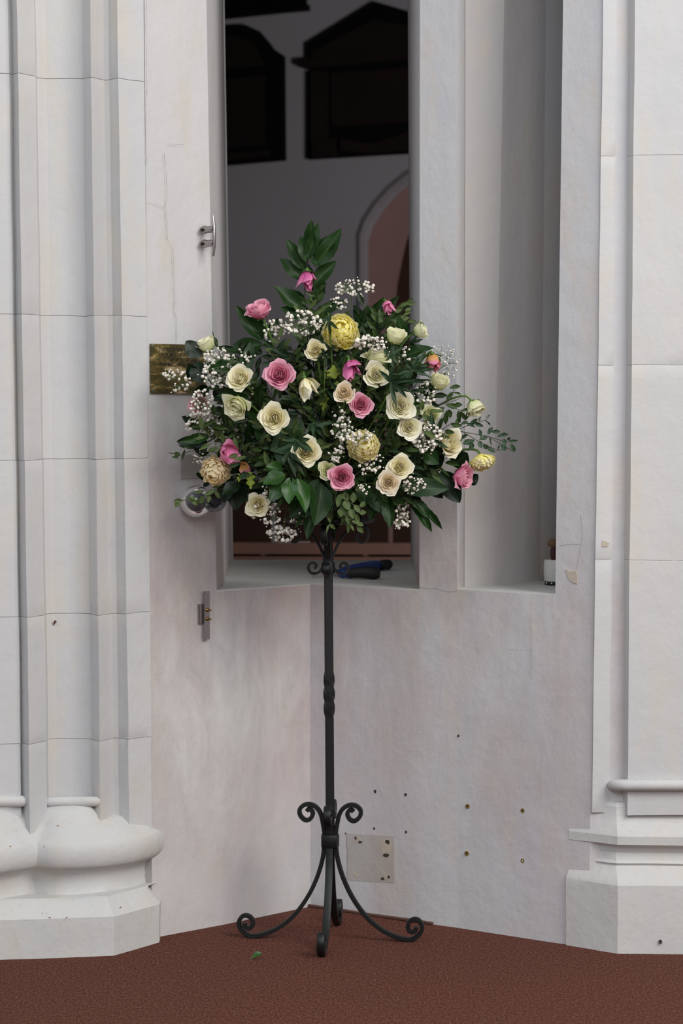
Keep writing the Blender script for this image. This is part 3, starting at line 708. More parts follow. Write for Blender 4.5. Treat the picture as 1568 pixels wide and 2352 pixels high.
crack([(1218, 1376), (1220, 1470), (1219, 1560)], WRp, nR, wr, .0012, M_pl); crack([(1166, 1492), (1222, 1492)], WRp, nR, wr, .001, M_pl); crack([(1212, 1566), (1232, 1588)], WRp, nR, wr, .0012, M_pl)
crack([(962, 1350), (1000, 1352), (1030, 1360), (1049, 1357)], WRp, nR, wr, .0008)
crack([(590, 1834), (615, 1830), (630, 1824)], WLp, nL, wl, .0009); crack([(360, 1748), (385, 1741), (402, 1747)], WLp, nL, wl, .0009)
crack([(796, 1914), (797, 1960), (796, 2020)], WRp, nR, wr, .0016)
# rusty cut nail in the left pier
p = P(125, 1428, -.03); nail = thing('cut_nail', 'small rusty nail stuck in the left pier', 'nail', p)
M_rust = simple('rust', '#6a4a34', .8, .2, '#3d2b20', 300)
mb = MB(); mb.tube([p + Vector((-.004, .004, -.012)), p + Vector((.002, -.004, 0))], [.0008, .0014], 6); link('shank', mb.mesh('shank', M_rust), nail)
mb = MB(); mb.tube([p + Vector((.0018, -.004, -.0004)), p + Vector((.0026, -.0055, .0012))], [.0035, .0035], 8); link('head', mb.mesh('head', M_rust), nail)
# rust specks on the left base
rr = random.Random(3)
for x, y, yy in [(133, 1896, -.115), (205, 2089, -.155), (114, 2107, -.200), (153, 2107, -.2), (260, 2087, -.145), (277, 2084, -.140), (350, 2112, -.045), (97, 2098, -.19), (24, 1944, -.20), (102, 1945, -.145)]:
    p = P(x, y, yy); mb = MB(); mb.sphere(p, .0024, 8, 5, (1, .25, .6)); link('rust_speck', mb.mesh('rust_speck', simple('rust_speck_paint', '#9a6a35', .9) if 'rust_speck_paint' not in bpy.data.materials else bpy.data.materials['rust_speck_paint']), pier)
# ------------------------------------------------------------------ things on the sills and the floor
def onz(px, py, z):
    d = ray(px, py); t = (z - CH)/d.z; return Vector((0, CY, CH)) + d*t
zsl = ZS + .0035
b0 = onz(722, 1329, zsl); root = thing('hand_shears', 'pair of hand shears with blue and black grips lying on the window sill', 'shears', b0)
mb = MB(); mb.box(onz(735, 1327, zsl) + Vector((.0, 0, .006)), (.018, .010, .006), .15); mb.box(onz(762, 1325, zsl) + Vector((0, 0, .005)), (.016, .005, .005), .1); link('jaw', mb.mesh('jaw', M_steel, False), root)
q0 = onz(776, 1322, zsl); 
def grip(a, b, r0, r1, mat, nm, sq=.8, n=14):
    mb = MB(); k = 12; pts = []; rr = []
    for i in range(k+1):
        t = i/k; p = a.lerp(b, t) + Vector((0, 0, .003*math.sin(math.pi*t))); pts.append(p); rr.append((r0 + (r1-r0)*t)*(.55 + .45*min(1, math.sin(math.pi*min(max(t, .03), .97))*2.2)))
    mb.tube(pts, rr, n); link(nm, mb.mesh(nm, mat, True, 60), root)
up = lambda px, py, h: onz(px, py, zsl) + Vector((0, 0, h))
grip(up(778, 1329, .010), up(812, 1330, .012), .010, .013, M_blue, 'blue_collar')
grip(up(796, 1330, .014), up(872, 1331, .015), .012, .018, M_black, 'black_grip')
grip(up(778, 1322, .012), up(880, 1309, .014), .009, .015, M_blue, 'blue_grip')
grip(up(872, 1311, .013), up(896, 1309, .014), .014, .014, M_black, 'grip_end')
# white pot and dried stem in the niche
znc = ZN + .0035
c = onz(1281, 1345, znc); c = Vector((c.x, c.y + .03, znc)); root = thing('white_pot', 'small white pot with a black dotted foot standing in the niche', 'pot', c)
mb = MB(); mb.lathe([(0, .008), (.030, .008), (.0325, .012), (.034, .040), (.033, .060), (.031, .064), (.029, .064), (.030, .056), (0, .05)], c, 32); link('body', mb.mesh('body', M_white), root)
mb = MB(); mb.lathe([(0, 0), (.030, 0), (.0315, .003), (.0315, .009), (.030, .011)], c, 32); link('foot', mb.mesh('foot', M_black), root)
for k in range(12):
    a = 2*math.pi*k/12; p = c + Vector((.0318*math.cos(a), .0318*math.sin(a), .0058)); mb = MB(); mb.sphere(p, .0022, 8, 6); link('dot', mb.mesh('dot', M_white), root)
root = thing('dried_flower', 'shrivelled tan and maroon dried flower standing in the white pot', 'flower', c + Vector((-.006, 0, .05)))
mb = MB(); mb.tube([c + Vector((-.004, 0, .05)), c + Vector((-.008, 0, .075)), c + Vector((-.010, 0, .094))], [.007, .009, .006], 8); link('stem', mb.mesh('stem', simple('maroon_stem', '#4a2a2c', .8)), root)
mb = MB(); mb.sphere(c + Vector((-.012, 0, .105)), .013, 14, 10, (1, 1, .8)); mb.v = [tuple(wob(v, .003, 90)) for v in mb.v]; link('head', mb.mesh('head', simple('tan_head', '#8a6f55', .9, 0, '#5b4334', 200)), root)
# ------------------------------------------------------------------ flower materials
def petal_mat(name, base, mid, tip, vein=.12, rough=.55, trans=.22):
    m = MT(name); uv = m.n('ShaderNodeUVMap', _uv_map='uv').outputs[0]
    sep = m.n('ShaderNodeSeparateXYZ'); m.l(uv, sep.inputs[0])
    nz = m.noise(60, 3, .6, m.coord())
    v = m.math('ADD', sep.outputs[1], m.math('MULTIPLY', m.math('SUBTRACT', nz, .5), .35))
    c = m.ramp(v, [(.08, lin(base)), (.55, lin(mid)), (.97, lin(tip))])
    m.base(c); m.set(Roughness=rough); m.b.inputs['Specular IOR Level'].default_value = .25
    st = m.noise(40, 3, .6, m.coord('UV', (14, .6, 1)))
    m.l(m.bump(st, vein, .002), m.b.inputs['Normal'])
    tr = m.n('ShaderNodeBsdfTranslucent'); m.l(c, tr.inputs[0]); mx = m.n('ShaderNodeMixShader'); mx.inputs[0].default_value = trans
    m.l(m.b.outputs[0], mx.inputs[1]); m.l(tr.outputs[0], mx.inputs[2]); m.l(mx.outputs[0], m.out.inputs[0])
    return m.m
PM = dict(
    cream=petal_mat('cream_petal', '#efe3a8', '#f9f2cc', '#faf5de', trans=.32),
    white=petal_mat('ivory_petal', '#eee6b0', '#f9f5d6', '#faf7e6', trans=.32),
    green=petal_mat('greenish_cream_petal', '#cdd594', '#eeefc2', '#f7f5d8', trans=.32),
    peach=petal_mat('peach_petal', '#f2dcb0', '#f8eacc', '#f9f0de', trans=.32),
    pink=petal_mat('pink_petal', '#d0608a', '#e88fae', '#f3bccb', trans=.3),
    hot=petal_mat('deep_pink_petal', '#b24a7a', '#d368a0', '#e48ab2'),
    rose=petal_mat('bright_pink_petal', '#e08fb0', '#ee86b4', '#f2a6c4'),
    dusty=petal_mat('dusty_pink_petal', '#b0688a', '#cf8d9c', '#d9a9ac'),
    orange=petal_mat('withered_orange_petal', '#c08a48', '#d9a660', '#e07fae'),
    yellow=petal_mat('yellow_petal', '#faec58', '#fdf37c', '#fdf8b8', .25, trans=.35),
    pale=petal_mat('pale_yellow_petal', '#efe088', '#f8efb0', '#fbf6d4', .25, trans=.35),
    straw=petal_mat('straw_petal', '#f5dda0', '#fbeabc', '#fbf1d4', .25, trans=.35))
def leaf_mat(name, c1, c2, rib, rough=.35, spec=.5, trans=.12):
    m = MT(name); uv = m.n('ShaderNodeUVMap', _uv_map='uv').outputs[0]
    sep = m.n('ShaderNodeSeparateXYZ'); m.l(uv, sep.inputs[0])
    c = m.mix(m.noise(22, 3, .6, m.coord()), lin(c1), lin(c2))
    d = m.math('ABSOLUTE', m.math('SUBTRACT', sep.outputs[0], .5))
    r = m.ramp(d, [(.0, (.8,)*3), (.014, (.5,)*3), (.03, (0,)*3)])
    ph = m.math('FRACT', m.math('MULTIPLY', m.math('SUBTRACT', sep.outputs[1], m.math('MULTIPLY', d, .55)), 9))
    sv = m.ramp(ph, [(.0, (.35,)*3), (.10, (0,)*3), (1, (0,)*3)])
    c = m.mix(r, c, lin(rib)); c = m.mix(m.math('MULTIPLY', sv, .5), c, lin(rib))
    m.base(c); m.set(Roughness=rough); m.b.inputs['Specular IOR Level'].default_value = spec
    tr = m.n('ShaderNodeBsdfTranslucent'); m.l(c, tr.inputs[0]); mx = m.n('ShaderNodeMixShader'); mx.inputs[0].default_value = trans
    m.l(m.b.outputs[0], mx.inputs[1]); m.l(tr.outputs[0], mx.inputs[2]); m.l(mx.outputs[0], m.out.inputs[0])
    return m.m
LM = dict(laurel=leaf_mat('laurel_leaf', '#14300f', '#1f3d14', '#526b33', .45, .28),
          dark=leaf_mat('dark_glossy_leaf', '#0b1c0d', '#122711', '#2a452a', .42, .28, .05),
          olive=leaf_mat('olive_leaf', '#48592f', '#5a6b3c', '#7c8a58', .55, .3, .18),
          filler=leaf_mat('mid_green_leaf', '#2b3f1c', '#3b5024', '#5a6f3c', .5, .35, .15),
          deep=leaf_mat('deep_green_leaf', '#182615', '#26371c', '#3f5230', .5, .3, .1),
          blue=leaf_mat('blue_green_leaf', '#243a25', '#30482e', '#586f48', .5, .35, .12),
          fresh=leaf_mat('fresh_green_leaf', '#224a14', '#2f5c1b', '#668440', .36, .45, .2),
          lime=leaf_mat('yellow_green_leaf', '#7b8f2c', '#93a03c', '#a9b25c', .5, .3, .25))
M_stem = simple('green_stem', '#4d6b2e', .5, 0, '#5f8034', 60)
M_stemd = simple('brown_stem', '#3b3225', .6, 0, '#2a3020', 60)
M_gst = simple('thin_green_stem', '#55683a', .6)
M_gyp = simple('gypsophila_white', '#f6f2e8', .8, 0, '#e6dccb', 300)
M_cal = simple('calyx_green', '#5f8a3a', .5, 0, '#476f2c', 90)
# ------------------------------------------------------------------ petal meshes
_pc = {}
def petal_mesh(kind, v, mat, nu=9, nv=9):
    key = (kind, v, mat)
    if key in _pc: return _pc[key]
    #          R     H     W    inward flare  curl  top
    K = {'c0': (.065, .70, 2.5, .10, .00, .00, .00), 'c1': (.13, .71, 1.9, .14, .00, .00, .00), 'c1b': (.20, .71, 1.5, .12, .02, .01, .00), 'c2': (.28, .71, 1.25, .10, .05, .02, .00), 'c3': (.38, .69, 1.12, .05, .12, .05, .02), 'c3b': (.48, .66, 1.02, .02, .18, .09, .03),
         'c4': (.58, .63, .95, 0, .24, .13, .06), 'c5': (.68, .58, .88, 0, .36, .20, .10), 'c6': (.74, .50, .80, 0, .50, .26, .15),
         'b3': (.36, .92, 1.2, .10, .03, .0, .02), 'b4': (.47, .96, 1.1, .04, .12, .05, .06), 'b5': (.55, .95, .95, 0, .34, .20, .12), 'b2': (.26, .90, 1.4, .16, 0, 0, 0), 'b1': (.15, .88, 1.9, .18, 0, 0, 0), 'b6': (.58, .80, .8, 0, .70, .34, .16),
         'w': (.42, 1.25, 1.0, .10, .06, -.02, .10), 'w2': (.30, 1.15, 1.2, .16, .0, .0, .08)}[kind]
    Rr, H, Wd, inn, fl, cu, tp = K; rr = random.Random(hash(kind) % 97 if False else sum(map(ord, kind))*7 + v*13)
    mb = MB(); mb.uv = []; ph1, ph2 = rr.uniform(0, 6), rr.uniform(0, 6); asym = rr.uniform(-.12, .12); vs = []
    for j in range(nv):
        t = j/(nv-1)
        for i in range(nu):
            u = -1 + 2*i/(nu-1)
            wf = .30 + .70*math.sin(math.pi*min(.5, .08 + .62*t)) ** 1.2
            a = u*Wd*wf*(1 - .10*max(0, t-.8)/.2)
            tt = t*(1 - (.20 + .06*asym)*abs(u + asym*.4)**2.6) + tp*math.exp(-(u/.22)**2)*t**4*.9
            ro = Rr*(1 - math.exp(-4.5*(t + .06)))*(1 - inn*t*t) + fl*Rr*max(0, tt-.35)**1.7*1.7 + .03*abs(u)**3
            z = H*tt - cu*max(0, tt-.62)**2*4.5*H
            ro += .035*math.sin(3.1*u + ph1)*t*t*(1 + fl) + .018*math.sin(7*u + ph2)*t**4
            z += .022*math.sin(4.3*u + ph2)*t**3 + .02*math.sin(9*u + ph1)*t**6
            vs.append((ro*math.cos(a), ro*math.sin(a), z)); mb.uv.append((i/(nu-1), t))
    mb.grid(vs, nu, nv); me = mb.mesh('petal', mat, True, 0); _pc[key] = me; return me
def strap_mesh(v, mat):
    key = ('strap', v, mat)
    if key in _pc: return _pc[key]
    mb = MB(); mb.uv = []; vs = []; rr = random.Random(v); n = 8; bend = (2.5, 2.1, 1.6)[v % 3]
    x = z = 0.0; a = 0.0
    for j in range(n):
        t = j/(n-1); w = (.20*math.sin(math.pi*(.16 + .56*t))**.7)*(1 if t < .8 else math.sqrt(max(.03, 1 - ((t-.8)/.2)**2)))
        for i, u in enumerate((-1, -.45, 0, .45, 1)): vs.append((x - .06*(1-u*u)*0 , u*w, z + .16*u*u*(.4 + .6*math.sin(math.pi*t)))); mb.uv.append((i/4, t))
        a = bend*t; x += math.cos(a)/n*1.0; z += math.sin(a)/n*1.0
    mb.grid(vs, 5, n); me = mb.mesh('petal', mat, True, 0); _pc[key] = me; return me
def leaf_mesh(kind, v, mat, parts=12):
    key = ('leaf', kind, v, mat)
    if key in _pc: return _pc[key]
    prof = {'laurel': lambda t: (math.sin(math.pi*t**.85)**.85)*(1 - .12*t), 'oval': lambda t: math.sin(math.pi*t**.9)**.75, 'narrow': lambda t: math.sin(math.pi*t**.75)**.8, 'lobed': lambda t: math.sin(math.pi*t**.8)**.7*(.72 + .32*math.cos(t*19))}[kind]
    rr = random.Random(v*31 + len(kind)); ser = {'laurel': .05, 'oval': .0, 'narrow': .0, 'lobed': .05}[kind]; bend = rr.uniform(-.22, .30); tw = rr.uniform(-.35, .35); fold = rr.uniform(.10, .30); side = rr.uniform(-.07, .07); ph = rr.uniform(0, 6)
    mb = MB(); mb.uv = []; vs = []; n = parts + 1
    for j in range(n):
        t = j/parts; w = .5*max(.012, prof(min(t, .999)))
        if j == parts: w = .006
        for i, u in enumerate((-1, -.5, 0, .5, 1)):
            ww = w*(1 + ser*math.sin(t*38 + ph + u)*(abs(u) > .9)); y = u*ww; z = abs(u)*ww*fold*1.4 - bend*.5*(t-.5)**2*4*.25 + .02*math.sin(9*t + ph)*u*ww*6
            a = tw*(t-.3); y2 = y*math.cos(a) - z*math.sin(a); z2 = y*math.sin(a) + z*math.cos(a)
            vs.append((t, y2 + side*math.sin(math.pi*t), z2)); mb.uv.append((i/4, t))
    mb.grid(vs, 5, n); me = mb.mesh('leaf', mat, True, 0); _pc[key] = me; return me
def sepal_mesh():
    if 'sepal' in _pc: return _pc['sepal']
    mb = MB(); vs = []
    for j in range(7):
        t = j/6; w = .13*(1-t)**.8 + .003; r = .16 + .40*math.sin(min(1, t*1.1)*1.3); z = .02 + .42*t - .25*t*t
        for u in (-1, 0, 1): vs.append((r + .03*abs(u), u*w, z))
    mb.grid(vs, 3, 7); me = mb.mesh('sepal', M_cal, True, 0); _pc['sepal'] = me; return me
def axisM(axis, spin=0.0):
    return Vector((0, 0, 1)).rotation_difference(Vector(axis).normalized()).to_matrix().to_4x4() @ Matrix.Rotation(spin, 4, 'Z')
def depth(px, py):
    u = (px - 770)/420; v = (py - 950)/330; return -.035 - .20*math.sqrt(max(0, 1 - u*u - v*v))
FOAM = P(762, 1150, 0.0)
def stem_to(root, base, axis, r=.0024, mat=None, tgt=None, back=.05):
    a = Vector(base); t = tgt or (FOAM + Vector((R.uniform(-.03, .03), R.uniform(-.02, .02), R.uniform(-.005, .035))))
    c = a - Vector(axis).normalized()*back; k = 10; pts = []
    for i in range(k+1):
        s = i/k; pts.append(a*(1-s)**2 + c*2*s*(1-s) + t*s*s)
    mb = MB().tube(pts, r, 6); return link('stem', mb.mesh('stem', mat or M_stem), root)
# ------------------------------------------------------------------ roses
OPEN = [('c0', 2), ('c1', 3), ('c1b', 3), ('c2', 3), ('c3', 4), ('c3b', 4), ('c4', 5), ('c5', 5), ('c6', 4)]
HALF = [('c0', 2), ('c1', 3), ('c1b', 3), ('c2', 3), ('c3', 4), ('c3b', 4), ('c4', 4), ('c5', 3)]
CUP = [('b1', 2), ('b2', 3), ('b3', 3), ('b4', 4), ('b5', 4)]
CUPW = [('b1', 2), ('b2', 3), ('b3', 3), ('b4', 4), ('b5', 4), ('b6', 3)]
LIMP = [('w2', 3), ('w', 3), ('b5', 3)]
FL = []
def rose(px, py, rp_, mat, lay, axis, label, short, group=None, spin=None, stem=True, Y=None, sepals=True, cat='rose', back=.05):
    Yv = depth(px, py) if Y is None else Y
    cpt = P(px, py, Yv); axis = Vector(axis).normalized()
    rad = rp_*(cpt.y - CY)/F
    full = {'c6': 1.05, 'c5': .95}.get(lay[-1][0], .78)
    s = rad/full; hmid = .38 if lay[-1][0][0] == 'c' else .5
    if lay is LIMP: s = rad/.62; hmid = .62
    base = cpt - axis*s*hmid
    spin = R.uniform(0, 6.28) if spin is None else spin
    M = Matrix.Translation(base) @ axisM(axis, spin) @ Matrix.Scale(s, 4)
    root = thing(cat, label, cat, Matrix.Translation(base), group)
    k = 0
    for li, (kind, n) in enumerate(lay):
        for i in range(n):
            a = 2*math.pi*(i + .5*(li % 2))/n + li*.35 + R.uniform(-.14, .14)
            me = petal_mesh(kind, (k + i) % 3, PM[mat])
            o = link('petal', me, root, M @ Matrix.Rotation(a, 4, 'Z') @ Matrix.Rotation(R.uniform(-.05, .05)*(7 if lay is LIMP else 1), 4, 'Y') @ Matrix.Rotation(R.uniform(-.06, .06)*(4 if lay is LIMP else 1), 4, 'X') @ Matrix.Scale(R.uniform(.95, 1.05) if lay is not LIMP else R.uniform(.62, 1.0), 4))
        k += 1
    if sepals:
        for i in range(5): link('sepal', sepal_mesh(), root, M @ Matrix.Rotation(i*2*math.pi/5 + .3, 4, 'Z') @ Matrix.Translation((0, 0, -.03)))
        mb = MB().lathe([(.0, -.16), (.07, -.14), (.13, -.06), (.16, .02), (.10, .07)], (0, 0, 0), 10); link('calyx', mb.mesh('calyx', M_cal), root, M)
    if stem: stem_to(root, base - axis*s*.12, axis, .0024, back=back)
    FL.append((px, py, short)); return root
f = lambda x=0, z=0: (x, -1, z)
rose(596, 713, 31, 'pink', CUPW, (-.35, -.52, .85), 'pale pink half-open rose standing out at the upper left of the bouquet', 'the upper left pink rose')
rose(474, 792, 27, 'green', CUP, (-.5, -.25, .85), 'greenish-cream rose bud over the corner of the brass plaque', 'the cream bud at the plaque', Y=-.07)
rose(908, 773, 28, 'green', CUP, (.3, -.38, .88), 'greenish-cream half-open rose at the upper right, right of the yellow chrysanthemum', 'the upper right greenish rose')
rose(964, 760, 24, 'green', CUP, (.85, -.2, .35), 'small greenish-cream rose facing right in front of the window edge', 'the right-facing greenish rose', Y=-.08)
rose(725, 804, 29, 'cream', HALF, (-.05, -1, .15), 'cream rose just below left of the bright yellow chrysanthemum', 'the cream rose under the yellow flower')
rose(866, 822, 30, 'green', CUPW, (.1, -.42, .9), 'greenish-cream rose tucked behind the top of a white rose', 'the tucked greenish rose', Y=-.19)
rose(864, 860, 33, 'white', HALF, (.05, -1, .1), 'large ivory rose in the upper middle, overlapping a greener rose behind it', 'the large ivory rose', Y=-.235)
rose(549, 868, 33, 'cream', OPEN, (-.35, -1, .3), 'open cream rose at the left with one petal pointing right', 'the left open cream rose')
rose(640, 860, 37, 'pink', OPEN, (-.1, -1, .15), 'large open pink rose in the upper left middle with a spiral centre', 'the large pink rose', spin=.4)
rose(790, 901, 29, 'peach', HALF, (-.05, -1, .18), 'peach-cream rose in the centre with brownish outer petal edges', 'the central peach rose', Y=-.25)
rose(829, 930, 29, 'pink', OPEN, (.1, -1, .05), 'darker pink rose in the centre, right below the peach-cream one', 'the central pink rose', Y=-.23)
rose(545, 932, 30, 'green', CUPW, (-.4, -.85, -.45), 'nodding greenish-cream rose below the left open cream rose', 'the nodding left rose')
rose(628, 960, 37, 'cream', OPEN, (-.12, -1, .05), 'large open cream rose in the left middle with a golden centre', 'the left middle cream rose', Y=-.22)
rose(919, 933, 36, 'white', OPEN, (.1, -1, .1), 'large open ivory rose right of centre with a golden heart', 'the right middle ivory rose', Y=-.225)
rose(1007, 878, 27, 'green', CUP, (.45, -.42, .75), 'greenish-cream rose directly below the withered orange one', 'the rose under the orange one', Y=-.12)
rose(988, 953, 23, 'green', CUPW, (.1, -.9, .3), 'crumpled wilting cream rose above the right baby\'s breath', 'the crumpled cream rose', Y=-.13)
rose(940, 982, 30, 'white', OPEN, (.15, -1, .0), 'round ivory rose touching the lower edge of a larger ivory rose', 'the round ivory rose', Y=-.205)
rose(1032, 1017, 31, 'cream', CUPW, (.45, -.85, .12), 'cream rose turned right beside the trailing eucalyptus', 'the right-turned cream rose', Y=-.12)
rose(704, 1037, 36, 'cream', OPEN, (.05, -1, .12), 'open ivory rose left of centre crossed by narrow dark leaves', 'the leaf-crossed ivory rose', Y=-.235)
rose(752, 1080, 25, 'green', HALF, (-.1, -1, .1), 'small yellowish-cream rose half hidden by the low pink rose', 'the small yellowish rose', Y=-.235)
rose(785, 1096, 33, 'pink', OPEN, (.02, -1, -.02), 'clear pink rose at the bottom centre with a tight spiral heart', 'the bottom pink rose', Y=-.262)
rose(919, 1072, 31, 'cream', OPEN, (.12, -1, .12), 'cream rose at the lower right, behind and above its twin', 'the upper twin cream rose', Y=-.20)
rose(892, 1110, 30, 'peach', OPEN, (.0, -1, -.05), 'cream rose at the lower right, in front of and below its twin', 'the lower twin cream rose', Y=-.225)
rose(1061, 1096, 31, 'pink', CUPW, (.85, -.5, -.1), 'pink rose at the far lower right seen from its side', 'the far right pink rose', Y=-.10)
rose(591, 1160, 30, 'cream', OPEN, (-.15, -1, .0), 'cream rose hanging lowest at the left above the sill', 'the lowest left cream rose', Y=-.13)
rose(456, 930, 27, 'dusty', OPEN, (-.4, -1, -.05), 'dusty pink rose at the far left veiled by baby\'s breath', 'the veiled pink rose', Y=-.07)
rose(1090, 936, 27, 'green', CUP, (.45, -.35, -.85), 'drooping pale rose with green sepals at the far right', 'the drooping pale rose', Y=-.09, back=.07)
rose(702, 892, 25, 'cream', LIMP, (.12, -.35, -.9), 'limp ivory rose hanging down in the middle left', 'the limp ivory rose', Y=-.22, back=.06)
rose(804, 853, 24, 'hot', LIMP, (.12, -.30, -.95), 'wilted magenta rose drooping above the central peach rose', 'the wilted magenta rose', Y=-.22, back=.07)
rose(706, 648, 26, 'hot', LIMP, (.02, -.25, -.95), 'wilted deep pink rose hanging under the topmost laurel leaves', 'the topmost wilted rose', Y=-.09, back=.05)
rose(893, 708, 17, 'rose', LIMP, (.35, -.4, -.85), 'small withered bright pink rose among leaves at the upper right', 'the small withered pink rose', Y=-.09)
rose(993, 841, 28, 'orange', LIMP, (.0, -.45, -.9), 'withered orange and pink rose hanging by the window edge', 'the withered orange rose', Y=-.15)
rose(527, 1047, 29, 'rose', LIMP, (.45, -.6, -.7), 'bright pink rose losing its petals at the lower left', 'the shedding pink rose', Y=-.13, back=-.02)
# loose standing petals on the two big wilted heads
def extra(px, py, Y, axis, spin, s, kind, mat, root, v=0):
    link('petal', petal_mesh(kind, v, PM[mat]), root, Matrix.Translation(P(px, py, Y)) @ axisM(axis, spin) @ Matrix.Scale(s, 4))
sr = [o for o in C.objects if o.get('label', '').startswith('bright pink rose losing')][0]
extra(540, 1052, -.135, (-.7, -.3, .9), 1.2, .045, 'b4', 'rose', sr); extra(545, 1060, -.14, (.2, -.4, -.9), 0.3, .040, 'c4', 'orange', sr, 1); extra(528, 1060, -.15, (-.3, -.5, .7), 3.6, .038, 'b3', 'rose', sr, 2)
# ------------------------------------------------------------------ chrysanthemums
def mum(px, py, rp_, mats, axis, label, short, Y, n=120, sq=1.0, lim=1.9):
    c = P(px, py, Y); rad = rp_*(c.y - CY)/F; axis = Vector(axis).normalized(); M = Matrix.Translation(c) @ axisM(axis, R.uniform(0, 6))
    root = thing('chrysanthemum', label, 'chrysanthemum', M)
    for i in range(n):
        t = (i + .5)/n; th = .0 + lim*t**.58; ph = i*2.39996 + R.uniform(-.1, .1)
        # petal base sits inside on a core sphere, tip sweeps up and in over the ball
        th2 = th + .42; rb = rad*.58
        p = Vector((rb*math.sin(th2)*math.cos(ph), rb*math.sin(th2)*math.sin(ph), rb*math.cos(th2)*sq))
        d = Vector((math.sin(th2*.92)*math.cos(ph), math.sin(th2*.92)*math.sin(ph), math.cos(th2*.92)))
        up = Vector((-math.cos(th2)*math.cos(ph), -math.cos(th2)*math.sin(ph), math.sin(th2)))   # towards the pole
        y = up.cross(d)
        Lp = rad*(.56 + .12*t)*R.uniform(.9, 1.12); wd = rad*R.uniform(.58, .74)
        A = Matrix(((d.x*Lp, y.x*wd, up.x*Lp, p.x), (d.y*Lp, y.y*wd, up.y*Lp, p.y), (d.z*Lp, y.z*wd, up.z*Lp, p.z), (0, 0, 0, 1)))
        m_ = mats[0] if len(mats) == 1 else (mats[0] if R.random() < .5 + .5*(1-2*t) else mats[1])
        o = link('petal', strap_mesh(i % 3, PM[m_]), root); o.matrix_basis = A; o.matrix_parent_inverse = Matrix.Identity(4)
    mb = MB().sphere((0, 0, 0), rad*.52, 14, 10); o = link('core', mb.mesh('core', PM[mats[-1]] if False else simple('mum_core', '#d8c860', .8) if 'mum_core' not in bpy.data.materials else bpy.data.materials['mum_core'])); o.parent = root
    stem_to(root, c - axis*rad*.6, axis, .003)
    FL.append((px, py, short)); return root
mum(782, 763, 43, ['yellow', 'pale'], (.05, -1, .35), 'bright yellow ball chrysanthemum high in the middle of the bouquet', 'the bright yellow chrysanthemum', -.17, 230)
mum(834, 1024, 38, ['pale'], (.0, -1, .25), 'pale yellow ball chrysanthemum in the centre speckled with baby\'s breath', 'the pale yellow chrysanthemum', -.235, 210)
mum(495, 1081, 36, ['straw'], (-.2, -.8, -.5), 'straw-coloured chrysanthemum at the lower left under the shedding pink rose', 'the straw-coloured chrysanthemum', -.10, 180)
mum(1106, 1058, 31, ['pale', 'yellow'], (.25, -.38, -.9), 'flattened yellow chrysanthemum at the far right below the eucalyptus', 'the far right yellow chrysanthemum', -.08, 130, .55, 1.7)
# ------------------------------------------------------------------ leaves
def leaf(a, b, wd, kind, mat, root, v=None, roll=None, name='leaf', M_=None):
    a, b = Vector(a), Vector(b); d = b - a; L = d.length; d.normalize()
    n = Vector((R.uniform(-.35, .35), -1, R.uniform(-.1, .6))) if roll is None else Vector(roll)
    n = (n - d*n.dot(d)).normalized(); y = n.cross(d)
    A = Matrix(((d.x*L, y.x*wd, n.x*L*.8, a.x), (d.y*L, y.y*wd, n.y*L*.8, a.y), (d.z*L, y.z*wd, n.z*L*.8, a.z), (0, 0, 0, 1)))
    o = link(name, leaf_mesh(kind, R.randrange(4) if v is None else v, LM[mat]), root, A); return o
def near_label(px, py, lead):
    q = sorted(FL, key=lambda t: (t[0]-px)**2 + (t[1]-py)**2)
    a = q[0]; dx, dy = a[0]-px, a[1]-py
    rel = ('left of' if dx > 0 else 'right of') if abs(dx) > abs(dy) else ('above' if dy > 0 else 'below')
    return '%s %s %s' % (lead, rel, a[2])
_lab = {}
def uniq(l, px, py, lead):
    if l not in _lab: _lab[l] = 1; return l
    q = sorted(FL, key=lambda t: (t[0]-px)**2 + (t[1]-py)**2)
    l2 = '%s between %s and %s' % (lead, q[0][2], q[1][2])
    if l2 in _lab:
        l2 = '%s between %s and %s' % (lead, q[0][2], q[2][2])
    if l2 in _lab:
        l2 = '%s between %s and %s' % (lead, q[1][2], q[2][2])
    _lab[l2] = _lab.get(l2, 0) + 1
    return l2 if _lab[l2] == 1 else l2
def branch(name, label, cat, stempx, leaves, kind, mat, wpx, group=None, stem_mat=None, Y=None, r=.0018, to_foam=True):
    """stempx: [(px,py,Y)...] from the bouquet outwards; leaves: [(bx,by,tx,ty[,Y,w])...] picked off the photograph"""
    pts = [P(*p) for p in stempx]; root = thing(name, label, cat, pts[0], group)
    full = ([FOAM + Vector((R.uniform(-.02, .02), .01, 0))] if to_foam else []) + pts
    mb = MB().tube(smoothpts(full, 4) if len(full) > 2 else full, r, 6); link('stem', mb.mesh('stem', stem_mat or M_stemd), root)
    for q in leaves:
        yb = q[4] if len(q) > 4 and q[4] is not None else stempx[-1][2]; w_ = (q[5] if len(q) > 5 else wpx)*.00103*1.28
        leaf(P(q[0], q[1], yb), P(q[2], q[3], yb - R.uniform(-.005, .03)), w_, kind, mat, root)
    return root
